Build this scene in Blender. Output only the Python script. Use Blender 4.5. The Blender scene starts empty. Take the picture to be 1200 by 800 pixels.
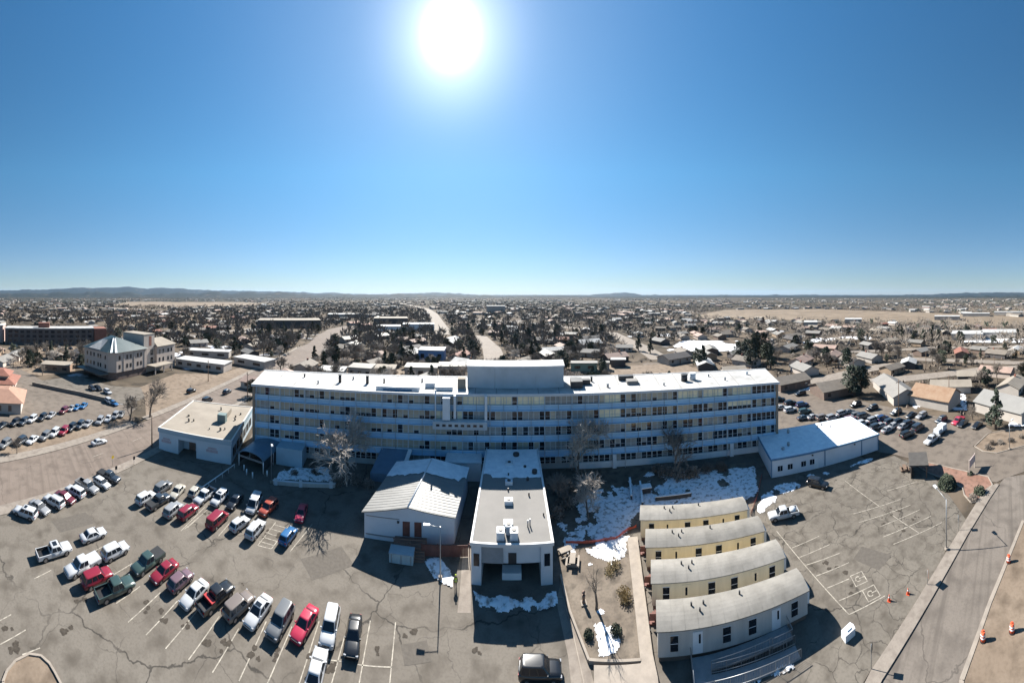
import bpy, math, random
from mathutils import Vector, noise
from mathutils.geometry import tessellate_polygon
PI = math.pi; R = math.radians
rng = random.Random(7)
sc = bpy.context.scene; COL = sc.collection

# ------------------------------------------------------------------ camera: a level cylindrical panorama, 36 m above the lot
F, U0, V0, H = 370.0, 600.0, 345.0, 36.0
cd = bpy.data.cameras.new('camera'); cam = bpy.data.objects.new('camera', cd); COL.objects.link(cam)
cd.type = 'PANO'; cd.panorama_type = 'CENTRAL_CYLINDRICAL'
cd.central_cylindrical_range_u_min = -600/F; cd.central_cylindrical_range_u_max = 600/F
cd.central_cylindrical_range_v_min = -455/F; cd.central_cylindrical_range_v_max = 345/F
cd.central_cylindrical_radius = 1; cd.clip_start = .1; cd.clip_end = 90000
cam.location = (0, 0, H); cam.rotation_euler = (PI/2, 0, 0); sc.camera = cam

def P(u, v, z=0.0):
    """photo pixel -> point of the world at height z"""
    d = (H-z)*F/(v-V0); a = (u-U0)/F
    return Vector((d*math.sin(a), d*math.cos(a), z))

# ------------------------------------------------------------------ daylight
SAZ, SEL = R(-11.1), R(39.4)
SUN = Vector((math.sin(SAZ)*math.cos(SEL), math.cos(SAZ)*math.cos(SEL), math.sin(SEL)))
w = bpy.data.worlds.new('World'); sc.world = w; w.use_nodes = True
nt = w.node_tree; N, L = nt.nodes, nt.links
bg = N['Background']
sky = N.new('ShaderNodeTexSky'); sky.sky_type = 'NISHITA'; sky.sun_disc = False
sky.sun_elevation = SEL; sky.sun_rotation = SAZ; sky.altitude = 2000
sky.air_density = 1.0; sky.dust_density = .2; sky.ozone_density = 1.4
tint = N.new('ShaderNodeMix'); tint.data_type = 'RGBA'; tint.blend_type = 'MULTIPLY'; tint.inputs[0].default_value = 1; 
gz = N.new('ShaderNodeTexCoord'); sx = N.new('ShaderNodeSeparateXYZ'); L.new(gz.outputs['Generated'], sx.inputs[0])
ramp = N.new('ShaderNodeValToRGB'); el = ramp.color_ramp.elements
RAMP = ((0, (.42, .43, .45)), (.1, (.5, .58, .62)), (.36, (.49, .88, .93)), (.68, (.4, .87, 1.03)))
for p_, c_ in RAMP[1:3]: el.new(p_)
for e_, (p_, c_) in zip(sorted(el, key=lambda q: q.position), ((0, 0), (.1, 0), (.36, 0), (1, 0))): pass
el[3].position = .68
for k_, (p_, c_) in enumerate(RAMP): el[k_].position = p_; el[k_].color = (*c_, 1)
L.new(sx.outputs['Z'], ramp.inputs[0]); L.new(ramp.outputs[0], tint.inputs[7])
L.new(sky.outputs[0], tint.inputs[6]); L.new(tint.outputs[2], bg.inputs[0]); bg.inputs[1].default_value = .06
geo = N.new('ShaderNodeTexCoord')
dot = N.new('ShaderNodeVectorMath'); dot.operation = 'DOT_PRODUCT'; dot.inputs[1].default_value = SUN
nrm = N.new('ShaderNodeVectorMath'); nrm.operation = 'NORMALIZE'
L.new(geo.outputs['Generated'], nrm.inputs[0]); L.new(nrm.outputs[0], dot.inputs[0])
ac = N.new('ShaderNodeMath'); ac.operation = 'ARCCOSINE'; L.new(dot.outputs['Value'], ac.inputs[0])
def aur(width, amp):
    a = N.new('ShaderNodeMath'); a.operation = 'DIVIDE'; a.inputs[1].default_value = width; L.new(ac.outputs[0], a.inputs[0])
    b = N.new('ShaderNodeMath'); b.operation = 'POWER'; b.inputs[1].default_value = 2; L.new(a.outputs[0], b.inputs[0])
    c = N.new('ShaderNodeMath'); c.operation = 'MULTIPLY'; c.inputs[1].default_value = -1; L.new(b.outputs[0], c.inputs[0])
    e = N.new('ShaderNodeMath'); e.operation = 'EXPONENT'; L.new(c.outputs[0], e.inputs[0])
    m = N.new('ShaderNodeMath'); m.operation = 'MULTIPLY'; m.inputs[1].default_value = amp; L.new(e.outputs[0], m.inputs[0])
    return m
s1, s2, s3 = aur(.043, 1.5), aur(.13, .27), aur(.4, .07)
ad0 = N.new('ShaderNodeMath'); L.new(s1.outputs[0], ad0.inputs[0]); L.new(s2.outputs[0], ad0.inputs[1])
ad = N.new('ShaderNodeMath'); L.new(ad0.outputs[0], ad.inputs[0]); L.new(s3.outputs[0], ad.inputs[1])
bg2 = N.new('ShaderNodeBackground'); bg2.inputs[0].default_value = (1, .97, .92, 1); L.new(ad.outputs[0], bg2.inputs[1])
adds = N.new('ShaderNodeAddShader'); L.new(bg.outputs[0], adds.inputs[0]); L.new(bg2.outputs[0], adds.inputs[1])
L.new(adds.outputs[0], N['World Output'].inputs[0])
sl = bpy.data.lights.new('sun', 'SUN'); so = bpy.data.objects.new('sun', sl); COL.objects.link(so)
sl.energy = 5; sl.angle = R(.5); sl.color = (1, .95, .87)
so.rotation_euler = SUN.to_track_quat('Z', 'Y').to_euler()
vs = sc.view_settings; vs.view_transform = 'Standard'; vs.look = 'None'; vs.gamma = 1; vs.exposure = 1.45
sc.cycles.use_denoising = True; sc.cycles.max_bounces = 6; sc.cycles.volume_bounces = 0
sc.cycles.sample_clamp_indirect = 8

# ------------------------------------------------------------------ materials
def lin(c):
    return tuple(((x/255)/12.92 if x/255 <= .04045 else ((x/255+.055)/1.055)**2.4) for x in c)
MATS = {}
def mat(name, col, rough=.7, var=.18, scale=1.5, bump=0.0, metal=0.0, coat=0.0, col2=None, spec=.5, world=True, stretch=None, detail=5):
    """a principled material whose colour wanders with a noise of its own"""
    m = bpy.data.materials.new(name); m.use_nodes = True; t = m.node_tree; n, l = t.nodes, t.links
    b = n['Principled BSDF']; b.inputs['Roughness'].default_value = rough; b.inputs['Metallic'].default_value = metal
    b.inputs['Coat Weight'].default_value = coat; b.inputs['Specular IOR Level'].default_value = spec
    if var > 0:
        if world: tc = n.new('ShaderNodeNewGeometry'); out = tc.outputs['Position']
        else: tc = n.new('ShaderNodeTexCoord'); out = tc.outputs['Object']
        if stretch:
            mp = n.new('ShaderNodeMapping'); mp.inputs['Scale'].default_value = stretch; l.new(out, mp.inputs[0]); out = mp.outputs[0]
        nz = n.new('ShaderNodeTexNoise'); nz.inputs['Scale'].default_value = scale; nz.inputs['Detail'].default_value = detail
        nz.inputs['Roughness'].default_value = .62; l.new(out, nz.inputs[0])
        mr = n.new('ShaderNodeMapRange'); mr.inputs[1].default_value = .3; mr.inputs[2].default_value = .7; l.new(nz.outputs[0], mr.inputs[0])
        mx = n.new('ShaderNodeMix'); mx.data_type = 'RGBA'
        c2 = col2 or tuple(c*(1+var) for c in col)
        c1 = col if col2 else tuple(c*(1-var) for c in col)
        mx.inputs[6].default_value = (*c1, 1); mx.inputs[7].default_value = (*c2, 1)
        l.new(mr.outputs[0], mx.inputs[0]); l.new(mx.outputs[2], b.inputs['Base Color'])
        if bump:
            bp = n.new('ShaderNodeBump'); bp.inputs['Strength'].default_value = bump; bp.inputs['Distance'].default_value = .05
            l.new(nz.outputs[0], bp.inputs['Height']); l.new(bp.outputs[0], b.inputs['Normal'])
    else:
        b.inputs['Base Color'].default_value = (*col, 1)
    MATS[name] = m; return m

def ground_mat(name, base, dark, light, cracks=None, s=(.06, .45, 4.0), crackcol=(.02, .018, .016), streak=None):
    """weathered paving: broad blotches, stains, grain and dark crack lines"""
    m = bpy.data.materials.new(name); m.use_nodes = True; t = m.node_tree; n, l = t.nodes, t.links
    b = n['Principled BSDF']; b.inputs['Roughness'].default_value = .9; b.inputs['Specular IOR Level'].default_value = .25
    g = n.new('ShaderNodeNewGeometry'); pos = g.outputs['Position']
    def nz(scale, det=4, vec=None):
        x = n.new('ShaderNodeTexNoise'); x.inputs['Scale'].default_value = scale; x.inputs['Detail'].default_value = det
        l.new(vec or pos, x.inputs[0]); return x
    def mix(fac, a, c):
        x = n.new('ShaderNodeMix'); x.data_type = 'RGBA'; l.new(fac, x.inputs[0])
        for i, q in ((6, a), (7, c)):
            if isinstance(q, tuple): x.inputs[i].default_value = (*q, 1)
            else: l.new(q, x.inputs[i])
        return x.outputs[2]
    def rngm(x, a, c, o0=0., o1=1.):
        r = n.new('ShaderNodeMapRange'); r.inputs[1].default_value = a; r.inputs[2].default_value = c
        r.inputs[3].default_value = o0; r.inputs[4].default_value = o1; l.new(x, r.inputs[0]); return r.outputs[0]
    c = mix(rngm(nz(s[0]).outputs[0], .35, .65), base, light)
    c = mix(rngm(nz(s[1], 6).outputs[0], .46, .72, 0, .85), c, dark)
    c = mix(rngm(nz(s[2], 3).outputs[0], .45, .75, 0, .35), c, dark)
    if streak:
        mp = n.new('ShaderNodeMapping'); mp.inputs['Rotation'].default_value = (0, 0, streak[0]); mp.inputs['Scale'].default_value = (.03, streak[1], 1); l.new(pos, mp.inputs[0])
        c = mix(rngm(nz(1, 3, mp.outputs[0]).outputs[0], .48, .66, 0, .6), c, dark)
    if cracks:
        wob = nz(.5, 4)
        sc_ = n.new('ShaderNodeVectorMath'); sc_.operation = 'SCALE'; sc_.inputs['Scale'].default_value = 2.6; l.new(wob.outputs['Color'], sc_.inputs[0])
        av = n.new('ShaderNodeVectorMath'); l.new(pos, av.inputs[0]); l.new(sc_.outputs[0], av.inputs[1])
        for k, (cell, wd, amt) in enumerate(cracks):
            v = n.new('ShaderNodeTexVoronoi'); v.feature = 'DISTANCE_TO_EDGE'; v.voronoi_dimensions = '2D'; v.inputs['Scale'].default_value = 1/cell
            l.new(av.outputs[0], v.inputs['Vector'])
            f = rngm(v.outputs[0], wd/cell*.4, wd/cell, amt, 0)
            gate = rngm(nz(.11+.07*k, 2).outputs[0], .42, .55)
            mu = n.new('ShaderNodeMath'); mu.operation = 'MULTIPLY'; l.new(f, mu.inputs[0]); l.new(gate, mu.inputs[1])
            c = mix(mu.outputs[0], c, crackcol)
    l.new(c, b.inputs['Base Color']); MATS[name] = m; return m

M_lot = ground_mat('lot_asphalt', (.123, .108, .091), (.068, .058, .047), (.144, .128, .109), cracks=[(12.5, .13, .75), (6.2, .06, .4)])
M_lot2 = ground_mat('worn_asphalt', (.12, .106, .089), (.06, .051, .041), (.15, .133, .112), cracks=[(6, .1, .7), (2.2, .06, .6)], s=(.09, .6, 3.2))
M_road = ground_mat('road_asphalt', (.15, .12, .1), (.1, .08, .067), (.172, .14, .118), cracks=[(16, .1, .4)], streak=(R(-69), .9))
M_road2 = ground_mat('road_asphalt_right', (.145, .125, .107), (.085, .073, .063), (.17, .147, .127), cracks=[(18, .1, .4)], streak=(R(17.7), 1.1))
M_street = ground_mat('street_asphalt', (.13, .108, .089), (.08, .066, .055), (.155, .13, .108), cracks=[(12, .1, .3)])
M_conc = ground_mat('pavement_concrete', (.2, .172, .147), (.14, .118, .1), (.235, .205, .175), s=(.2, .9, 5))
M_dirt = ground_mat('bare_dirt', (.165, .125, .092), (.09, .067, .048), (.205, .16, .12), s=(.1, .5, 3))
M_mulch = ground_mat('red_mulch', (.2, .11, .08), (.1, .06, .045), (.25, .15, .115), s=(.3, 1.2, 6))
M_yard = ground_mat('winter_yard', (.13, .105, .082), (.05, .042, .034), (.18, .15, .12), s=(.15, .7, 3.5))
M_wood = mat('walkway_boards', (.25, .215, .18), .85, .15, 1.2)
M_line = mat('worn_line_paint', (.13, .114, .096), .8, scale=2.2, col2=(.42, .385, .32))
M_kerb = mat('kerb_concrete', (.25, .215, .18), .9, .2, .8)
M_snow = mat('snow', (.62, .64, .68), .75, .12, .9, bump=.3, col2=(.82, .83, .85))
M_yardsnow = mat('old_snow', (.2, .175, .15), .8, .1, 1.3, bump=.5, col2=(.78, .79, .82), detail=9)
for _n in M_yardsnow.node_tree.nodes:
    if _n.type == 'MAP_RANGE': _n.inputs[1].default_value = .33; _n.inputs[2].default_value = .5
M_roofsnow = mat('snowy_roof_membrane', (.24, .235, .225), .8, .1, .3, bump=.1, col2=(.46, .455, .445), detail=8)
M_tanroof = mat('tan_roof_gravel', (.2, .172, .14), .9, .1, .2, col2=(.265, .232, .19))
M_greyroof = mat('grey_roof_membrane', (.165, .158, .148), .9, .12, .35, col2=(.2, .19, .178))
M_trailroof = mat('trailer_roof_coating', (.115, .108, .098), .7, .2, .5, col2=(.18, .17, .155), stretch=(1, 1, 1))
M_white = mat('white_paint', (.62, .64, .66), .55, .07, .6)
M_whitemetal = mat('white_sheet_metal', (.52, .56, .6), .45, .08, .5)
M_blue = mat('pale_blue_band', (.27, .47, .65), .55, .1, .25)
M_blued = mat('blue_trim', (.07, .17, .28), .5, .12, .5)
M_brown = mat('brown_panel', (.16, .1, .075), .6, .2, .8)
M_red = mat('red_brown_boards', (.13, .05, .038), .7, .25, 1.2)
M_cream = mat('cream_siding', (.64, .56, .4), .65, .12, 1.1, stretch=(1, 1, .12))
M_greyshade = mat('grey_siding', (.42, .41, .39), .65, .12, 1.1, stretch=(1, 1, .12))  # siding greyed for lack of bounced light; plain grey on the court wall
M_glass = mat('dark_window_glass', (.012, .016, .022), .08, 0)
M_blind = mat('window_blinds', (.4, .365, .285), .35, .18, .35)  # blinds, with the reflected sunlit ground mixed into their warm colour
M_bright = mat('cream_curtains', (.8, .73, .52), .4, .12, .4)  # bright cream also holds the warm reflection of sunlit ground
M_curt = mat('grey_blinds', (.27, .28, .27), .3, .25, .5)
M_steel = mat('galvanised_steel', (.3, .31, .32), .45, .12, 2, metal=.6)
M_dark = mat('dark_metal', (.03, .03, .032), .55, .2, 2)
M_black = mat('black_plastic', (.012, .012, .013), .55, 0)
M_tyre = mat('tyre_rubber', (.018, .018, .018), .8, 0)
M_rim = mat('wheel_alloy', (.3, .3, .31), .35, 0, metal=.8)
M_lamp = mat('headlamp_lens', (.3, .31, .33), .15, 0)
M_tail = mat('tail_lamp_red', (.28, .01, .01), .25, 0)
M_orange = mat('orange_plastic', (.55, .09, .035), .5, .12, 3)
M_orng2 = mat('orange_netting', (.5, .1, .06), .7, .3, 3)
M_yellow = mat('sign_yellow', (.6, .4, .03), .5, .1, 3)
M_pole = mat('weathered_pole', (.15, .1, .07), .85, .25, 2)
M_greenroof = mat('green_metal_roof', (.03, .052, .055), .4, .25, .2, col2=(.065, .09, .092))
M_stucco = mat('pink_beige_stucco', (.38, .32, .28), .85, .08, .3)
M_brick = mat('red_brick', (.2, .085, .06), .85, .2, .8)
M_terracotta = mat('terracotta_roof', (.2, .085, .06), .8, .2, .7)
M_terracotta2 = mat('salmon_roof', (.27, .155, .11), .8, .12, .7)
M_bark = mat('bare_bark', (.1, .08, .065), .9, .3, 2)
M_twig = mat('bare_twigs', (.17, .145, .122), .9, .35, .6)
M_twig2 = mat('pale_bare_twigs', (.4, .355, .31), .9, .3, .6)
M_fol = mat('juniper_foliage', (.022, .03, .02), .85, .4, 1.1, col2=(.06, .075, .045))
M_pine = mat('pine_foliage', (.016, .026, .018), .85, .4, 1.1, col2=(.045, .06, .038))
M_ftwig = mat('far_twigs', (.13, .11, .092), .9, .4, .3)
M_dry = mat('dry_shrub', (.3, .23, .12), .9, .3, 1.4)
M_rust = mat('rusty_shingles', (.19, .11, .065), .85, .2, .5, col2=(.24, .165, .11))
M_skin = mat('skin', (.4, .24, .17), .6, .05, 5)
M_vest = mat('hi_vis_vest', (.5, .62, .05), .6, .1, 5)
M_cloth = mat('dark_clothing', (.02, .022, .03), .8, .2, 5)

# ------------------------------------------------------------------ mesh builder
class MB:
    def __init__(s): s.v = []; s.f = []; s.m = []; s.sm = []
    def add(s, vs, fs, mi=0, smooth=False):
        b = len(s.v); s.v += [tuple(x) for x in vs]
        for f in fs: s.f.append(tuple(b+i for i in f)); s.m.append(mi); s.sm.append(smooth)
    def box(s, x0, x1, y0, y1, z0, z1, mi=0, rz=0, c=(0, 0)):
        vs = [(x, y, z) for z in (z0, z1) for (x, y) in ((x0, y0), (x1, y0), (x1, y1), (x0, y1))]
        if rz:
            ca, sa = math.cos(rz), math.sin(rz)
            vs = [(c[0]+(x-c[0])*ca-(y-c[1])*sa, c[1]+(x-c[0])*sa+(y-c[1])*ca, z) for x, y, z in vs]
        s.add(vs, [(3, 2, 1, 0), (4, 5, 6, 7), (0, 1, 5, 4), (1, 2, 6, 5), (2, 3, 7, 6), (3, 0, 4, 7)], mi)
    def quad(s, a, b, c, d, mi=0): s.add([a, b, c, d], [(0, 1, 2, 3)], mi)
    def prism(s, poly, z0, z1, mi=0, top=None):
        n = len(poly)
        tri = tessellate_polygon([[Vector((p[0], p[1], 0)) for p in poly]])
        area = sum(poly[i][0]*poly[(i+1) % n][1]-poly[(i+1) % n][0]*poly[i][1] for i in range(n))
        if area < 0: poly = poly[::-1]; tri = [tuple(n-1-i for i in t) for t in tri]
        vs = [(p[0], p[1], z0) for p in poly]+[(p[0], p[1], z1) for p in poly]
        def up(t):
            a, b, c = (poly[i] for i in t)
            return t if (b[0]-a[0])*(c[1]-a[1])-(b[1]-a[1])*(c[0]-a[0]) > 0 else t[::-1]
        tri = [up(tuple(t)) for t in tri]
        s.add(vs, [(i, (i+1) % n, n+(i+1) % n, n+i) for i in range(n)], mi)
        b = len(s.v)-2*n
        for t in tri:
            s.f.append(tuple(b+n+i for i in t)); s.m.append(mi if top is None else top); s.sm.append(False)
            s.f.append(tuple(b+i for i in t[::-1])); s.m.append(mi); s.sm.append(False)
    def sheet(s, poly, z, mi=0):
        for t in tessellate_polygon([[Vector((p[0], p[1], 0)) for p in poly]]):
            a, b, c = (poly[i] for i in t)
            if (b[0]-a[0])*(c[1]-a[1])-(b[1]-a[1])*(c[0]-a[0]) < 0: b, c = c, b
            s.add([(q[0], q[1], z) for q in (a, b, c)], [(0, 1, 2)], mi)
    def tube(s, a, b, r0, r1=None, n=8, mi=0, cap=True, smooth=True):
        a, b = Vector(a), Vector(b); r1 = r0 if r1 is None else r1
        d = (b-a).normalized(); u = d.orthogonal().normalized(); v = d.cross(u)
        ring = lambda c, r: [c+(u*math.cos(2*PI*i/n)+v*math.sin(2*PI*i/n))*r for i in range(n)]
        fs = [(i, (i+1) % n, n+(i+1) % n, n+i) for i in range(n)]
        s.add(ring(a, r0)+ring(b, r1), fs, mi, smooth)
        if cap:
            k = len(s.v)-2*n
            s.f.append(tuple(k+n+i for i in range(n))); s.m.append(mi); s.sm.append(False)
            s.f.append(tuple(k+i for i in range(n))[::-1]); s.m.append(mi); s.sm.append(False)
    def blob(s, c, r, mi=0, seed=0, n=10, sq=1.0, rough=.25):
        rows = n//2; vs = []; fs = []
        for i in range(rows+1):
            th = PI*i/rows
            for j in range(n):
                ph = 2*PI*j/n
                d = Vector((math.sin(th)*math.cos(ph), math.sin(th)*math.sin(ph), math.cos(th)))
                k = 1+rough*noise.noise(d*1.7+Vector((seed*3.1, seed, 0)))
                vs.append((c[0]+d.x*r*k, c[1]+d.y*r*k, c[2]+d.z*r*k*sq))
        for i in range(rows):
            for j in range(n):
                fs.append((i*n+j, (i+1)*n+j, (i+1)*n+(j+1) % n, i*n+(j+1) % n))
        s.add(vs, fs, mi, True)
    def mesh(s, name, mats):
        me = bpy.data.meshes.new(name); me.from_pydata(s.v, [], s.f)
        for m in (mats if isinstance(mats, (list, tuple)) else [mats]): me.materials.append(m)
        me.polygons.foreach_set('material_index', s.m); me.polygons.foreach_set('use_smooth', s.sm)
        me.update(); return me
    def build(s, name, mats, parent=None, loc=None, rz=0):
        o = bpy.data.objects.new(name, s.mesh(name, mats)); COL.objects.link(o)
        if parent: o.parent = parent
        if loc is not None: o.location = loc
        if rz: o.rotation_euler = (0, 0, rz)
        return o

LABELS = {}
def tag(o, label, cat, group=None, kind=None):
    if label: o['label'] = label
    if cat: o['category'] = cat
    if group: o['group'] = group
    if kind: o['kind'] = kind
    return o
def thing(name, label, cat, loc=(0, 0, 0), rz=0, group=None):
    o = bpy.data.objects.new(name, None); COL.objects.link(o); o.empty_display_size = .3
    o.location = (loc[0], loc[1], loc[2] if len(loc) > 2 else 0); o.rotation_euler = (0, 0, rz)
    return tag(o, label, cat, group)
def struct(name, mb, mats, kind='structure'):
    o = mb.build(name, mats); o['kind'] = kind; return o
def dup(root, loc, rz, label=None, group=None, scale=1.0, paint=None, cat=None):
    r = root.copy(); COL.objects.link(r); r.location = loc; r.rotation_euler = (0, 0, rz)
    r.scale = (scale,)*3 if not isinstance(scale, tuple) else scale
    if label: r['label'] = label
    if cat: r['category'] = cat
    if group: r['group'] = group
    elif 'group' in r: del r['group']
    for ch in root.children:
        c = ch.copy(); COL.objects.link(c); c.parent = r
        if paint and c.get('painted'):
            c.material_slots[0].link = 'OBJECT'; c.material_slots[0].material = paint
        for g in ch.children:
            d = g.copy(); COL.objects.link(d); d.parent = c
    if paint and r.type == 'MESH':
        r.material_slots[0].link = 'OBJECT'; r.material_slots[0].material = paint
    return r
# ================================================================== THE GROUND
def interp(tab, x):
    if x <= tab[0][0]: return tab[0][1]
    for (a, b), (c, d) in zip(tab, tab[1:]):
        if x <= c: return b+(d-b)*(x-a)/(c-a)
    return tab[-1][1]
SKYL = [(-400, 341), (0, 340.5), (60, 338.5), (100, 337), (150, 336.5), (210, 338), (250, 340), (330, 341.5), (400, 343.5), (440, 344.8), (480, 343.6), (510, 342.5),
        (535, 343.6), (560, 345.4), (620, 345.8), (690, 345.6), (706, 343.8), (715, 343.3), (745, 343.3), (752, 345.4), (800, 346), (900, 346), (940, 345.2),
        (1000, 346), (1060, 345.6), (1110, 344), (1150, 342.6), (1230, 343), (1500, 343)]
SKYN = [(-400, 345), (0, 343.5), (120, 342.5), (180, 344), (250, 342.7), (330, 343.4), (420, 345.6), (470, 344.8), (560, 346), (600, 347), (660, 346), (700, 348), (1000, 349), (1080, 347.5), (1200, 346.5), (1500, 346)]
def terrain_z(x, y):
    r = math.hypot(x, y)
    if r < 1400: return 0.0
    u = U0+F*math.atan2(x, y)
    def ridge(tab, r0, w, jag):
        t = (r-r0)/w
        if t < -1 or t > 1.6: return 0.0
        t = t if t < 0 else t/1.6
        h = 36-(interp(tab, u)-V0)/F*r0
        h += jag*r0/F*(noise.noise(Vector((u*.05, r0*.01, 0)))+.6*noise.noise(Vector((u*.17, r0*.01, 4))))
        return max(0, h)*(.5+.5*math.cos(PI*t))
    roll = 7*noise.noise(Vector((x/620, y/620, 2.7)))*min(1, (r-1400)/1200)
    return max(ridge(SKYN, 5200, 1500, 2.2), ridge(SKYL, 10500, 3000, 1.3))+max(-2, roll)
radii = [0, 15, 40, 90, 200, 400, 700, 1000, 1400]
while radii[-1] < 30000: radii.append(radii[-1]*1.055)
NA = 900; tv = []; tf = []
for i, r in enumerate(radii):
    for j in range(NA):
        a = 2*PI*j/NA
        x, y = r*math.sin(a), r*math.cos(a)
        tv.append((x, y, terrain_z(x, y)-.05))
    if i:
        for j in range(NA):
            k = (j+1) % NA
            tf.append(((i-1)*NA+j, (i-1)*NA+k, i*NA+k, i*NA+j))
def terrain_mat():
    m = bpy.data.materials.new('high_desert_ground'); m.use_nodes = True; t = m.node_tree; n, l = t.nodes, t.links
    b = n['Principled BSDF']; b.inputs['Roughness'].default_value = .95; b.inputs['Specular IOR Level'].default_value = .1
    g = n.new('ShaderNodeNewGeometry'); pos = g.outputs['Position']
    def nz(scale, det=5, vec=None):
        x = n.new('ShaderNodeTexNoise'); x.inputs['Scale'].default_value = scale; x.inputs['Detail'].default_value = det; l.new(vec or pos, x.inputs[0]); return x.outputs[0]
    def mr(x, a, c, o0=0., o1=1.):
        r = n.new('ShaderNodeMapRange'); r.inputs[1].default_value = a; r.inputs[2].default_value = c; r.inputs[3].default_value = o0; r.inputs[4].default_value = o1; l.new(x, r.inputs[0]); return r.outputs[0]
    def mul(a, c):
        x = n.new('ShaderNodeMath'); x.operation = 'MULTIPLY'; l.new(a, x.inputs[0]); l.new(c, x.inputs[1]); return x.outputs[0]
    def mix(fac, a, c):
        x = n.new('ShaderNodeMix'); x.data_type = 'RGBA'; l.new(fac, x.inputs[0])
        for i, q in ((6, a), (7, c)):
            if isinstance(q, tuple): x.inputs[i].default_value = (*q, 1)
            else: l.new(q, x.inputs[i])
        return x.outputs[2]
    c = mix(mr(nz(.012), .38, .62), (.135, .106, .08), (.072, .06, .046))
    c = mix(mr(nz(.13, 6), .46, .6, 0, .85), c, (.045, .038, .03))
    c = mix(mr(nz(.0021, 3), .54, .64, 0, .7), c, (.21, .165, .12))
    c = mix(mul(mr(nz(.05, 6), .6, .65), mr(nz(.0045, 2), .5, .6)), c, (.62, .64, .68))
    ln = n.new('ShaderNodeVectorMath'); ln.operation = 'LENGTH'; l.new(pos, ln.inputs[0]); dist = ln.outputs['Value']
    # juniper woodland on the far slopes, broken by open grass
    wood = mul(mr(nz(.02, 6), .42, .5), mr(nz(.0011, 3), .4, .5))
    c = mix(mul(wood, mr(dist, 600, 1500, 0, .92)), c, (.022, .028, .024))
    far = mul(mr(nz(.006, 6), .3, .42), mr(dist, 2600, 4200, 0, .97))
    c = mix(far, c, (.018, .024, .024))
    l.new(c, b.inputs['Base Color']); return m
tm = bpy.data.meshes.new('terrain'); tm.from_pydata(tv, [], tf); tm.materials.append(terrain_mat())
tm.polygons.foreach_set('use_smooth', [True]*len(tf)); tm.update()
to = bpy.data.objects.new('terrain', tm); COL.objects.link(to); to['kind'] = 'structure'

# the hospital's plan: a shallow arc, hollow side towards the lot
AC = Vector((1.0, -36.2)); AR = 101.0; A0, A1 = -.556, .558
def arc(a, r, z=0.0): return (AC.x+r*math.sin(a), AC.y+r*math.cos(a), z)
NL = Vector((.933, .36)); DL = Vector((-.36, .933))            # the left road: normal and direction
def lr(n_, t, z=0): q = NL*n_+DL*t; return (q.x, q.y, z)
def sheet(name, poly, z, m, kind='structure'):
    b = MB(); b.sheet([(p[0], p[1]) for p in poly], z); return struct(name, b, m, kind)
def slab(name, poly, z0, z1, m):
    b = MB(); b.prism([(p[0], p[1]) for p in poly], z0, z1); return struct(name, b, m)
# campus paving under and round the buildings
sheet('parking_lot', [lr(-48.9, -60), lr(-48.9, 10), P(187, 526), arc(A0-.03, AR+2), arc(A0-.03, AR+12), arc(-.3, AR+14), arc(0, AR+14), arc(.3, AR+14), arc(A1+.02, AR+13),
      (66, 50), P(1020, 540), P(1048, 534), P(1075, 547), P(1092, 556), P(1112, 580), P(1133, 610), P(1134, 627), P(1110, 645), P(1060, 733), P(1021, 784), (18, 15), (10, -30)], 0, M_lot)
sheet('parking_lot_right', [P(868, 600), P(905, 575), P(1000, 556), P(1046, 540), P(1066, 547), P(1092, 558), P(1112, 580), P(1133, 610), P(1132, 627), P(1108, 645), P(1060, 730), P(1021, 784), (20, 14),
      (22, 18.5), P(960, 730), P(925, 650)], .004, M_lot2)
# the four-lane road on the left, with both pavements
road_left = [lr(-51.2, -80), lr(-51.2, 40), lr(-51.2, 150), P(362, 428), P(384, 407), P(402, 392), P(420, 384), P(408, 381), P(384, 386), P(368, 396), lr(-63.9, 230), lr(-63.9, 40), lr(-63.9, -80)]
sheet('road', road_left, .034, M_road)
slab('pavement', [lr(-51.1, -80), lr(-48.9, -80), lr(-48.9, 9), lr(-48.6, 33), lr(-51.1, 33)], -.04, .12, M_conc)
slab('pavement', [lr(-51.1, 33.6), lr(-49.0, 33.6), lr(-49.0, 140), lr(-51.1, 140)], -.04, .12, M_conc)
slab('pavement', [lr(-66.6, -80), lr(-64.0, -80), lr(-64.0, 60), lr(-66.6, 60)], -.04, .12, M_conc)
slab('pavement', [lr(-66.6, 64), lr(-64.0, 64), lr(-64.0, 210), lr(-66.6, 210)], -.04, .12, M_conc)
b = MB()
for t in range(40, 190, 12): b.sheet([lr(-57.35, t)[:2], lr(-57.25, t)[:2], lr(-57.25, t+3)[:2], lr(-57.35, t+3)[:2]], .039)
struct('lane_line', b, M_line)
# the road on the right: kerb, pavement, gutter line, dirt verge
kerbR = [(2, -30), (10, 2), (19, 12.2), P(1035, 797), P(1134.5, 627.5), P(1160, 585), P(1172, 566)]
edgeR = [P(1240, 558), P(1199, 610), P(1160, 706), P(1127, 797), (24, 4.0), (17, -4), (10, -30)]
sheet('road', kerbR+[P(1178, 559), P(1200, 556), P(1260, 530), P(1300, 560)]+edgeR, .008, M_road2)
slab('pavement', [(-.3, -29.5), (8, 2.5), (18.2, 13.6), P(1021, 786), P(1110, 645.5), P(1134, 606), P(1153, 575), P(1160, 570), P(1168, 567), P(1171, 568), P(1159, 586), P(1133.5, 628), P(1034, 797.5), (19.2, 12.5), (9.8, 2.2), (1.8, -29.5)], -.04, .13, M_conc)
sheet('dirt_verge', edgeR+[(10, -60), (120, -60), (120, -14)], .018, M_dirt)
b = MB()
pts = [P(1199, 610), P(1160, 706), P(1127, 797), (24, 4.0)]
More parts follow.
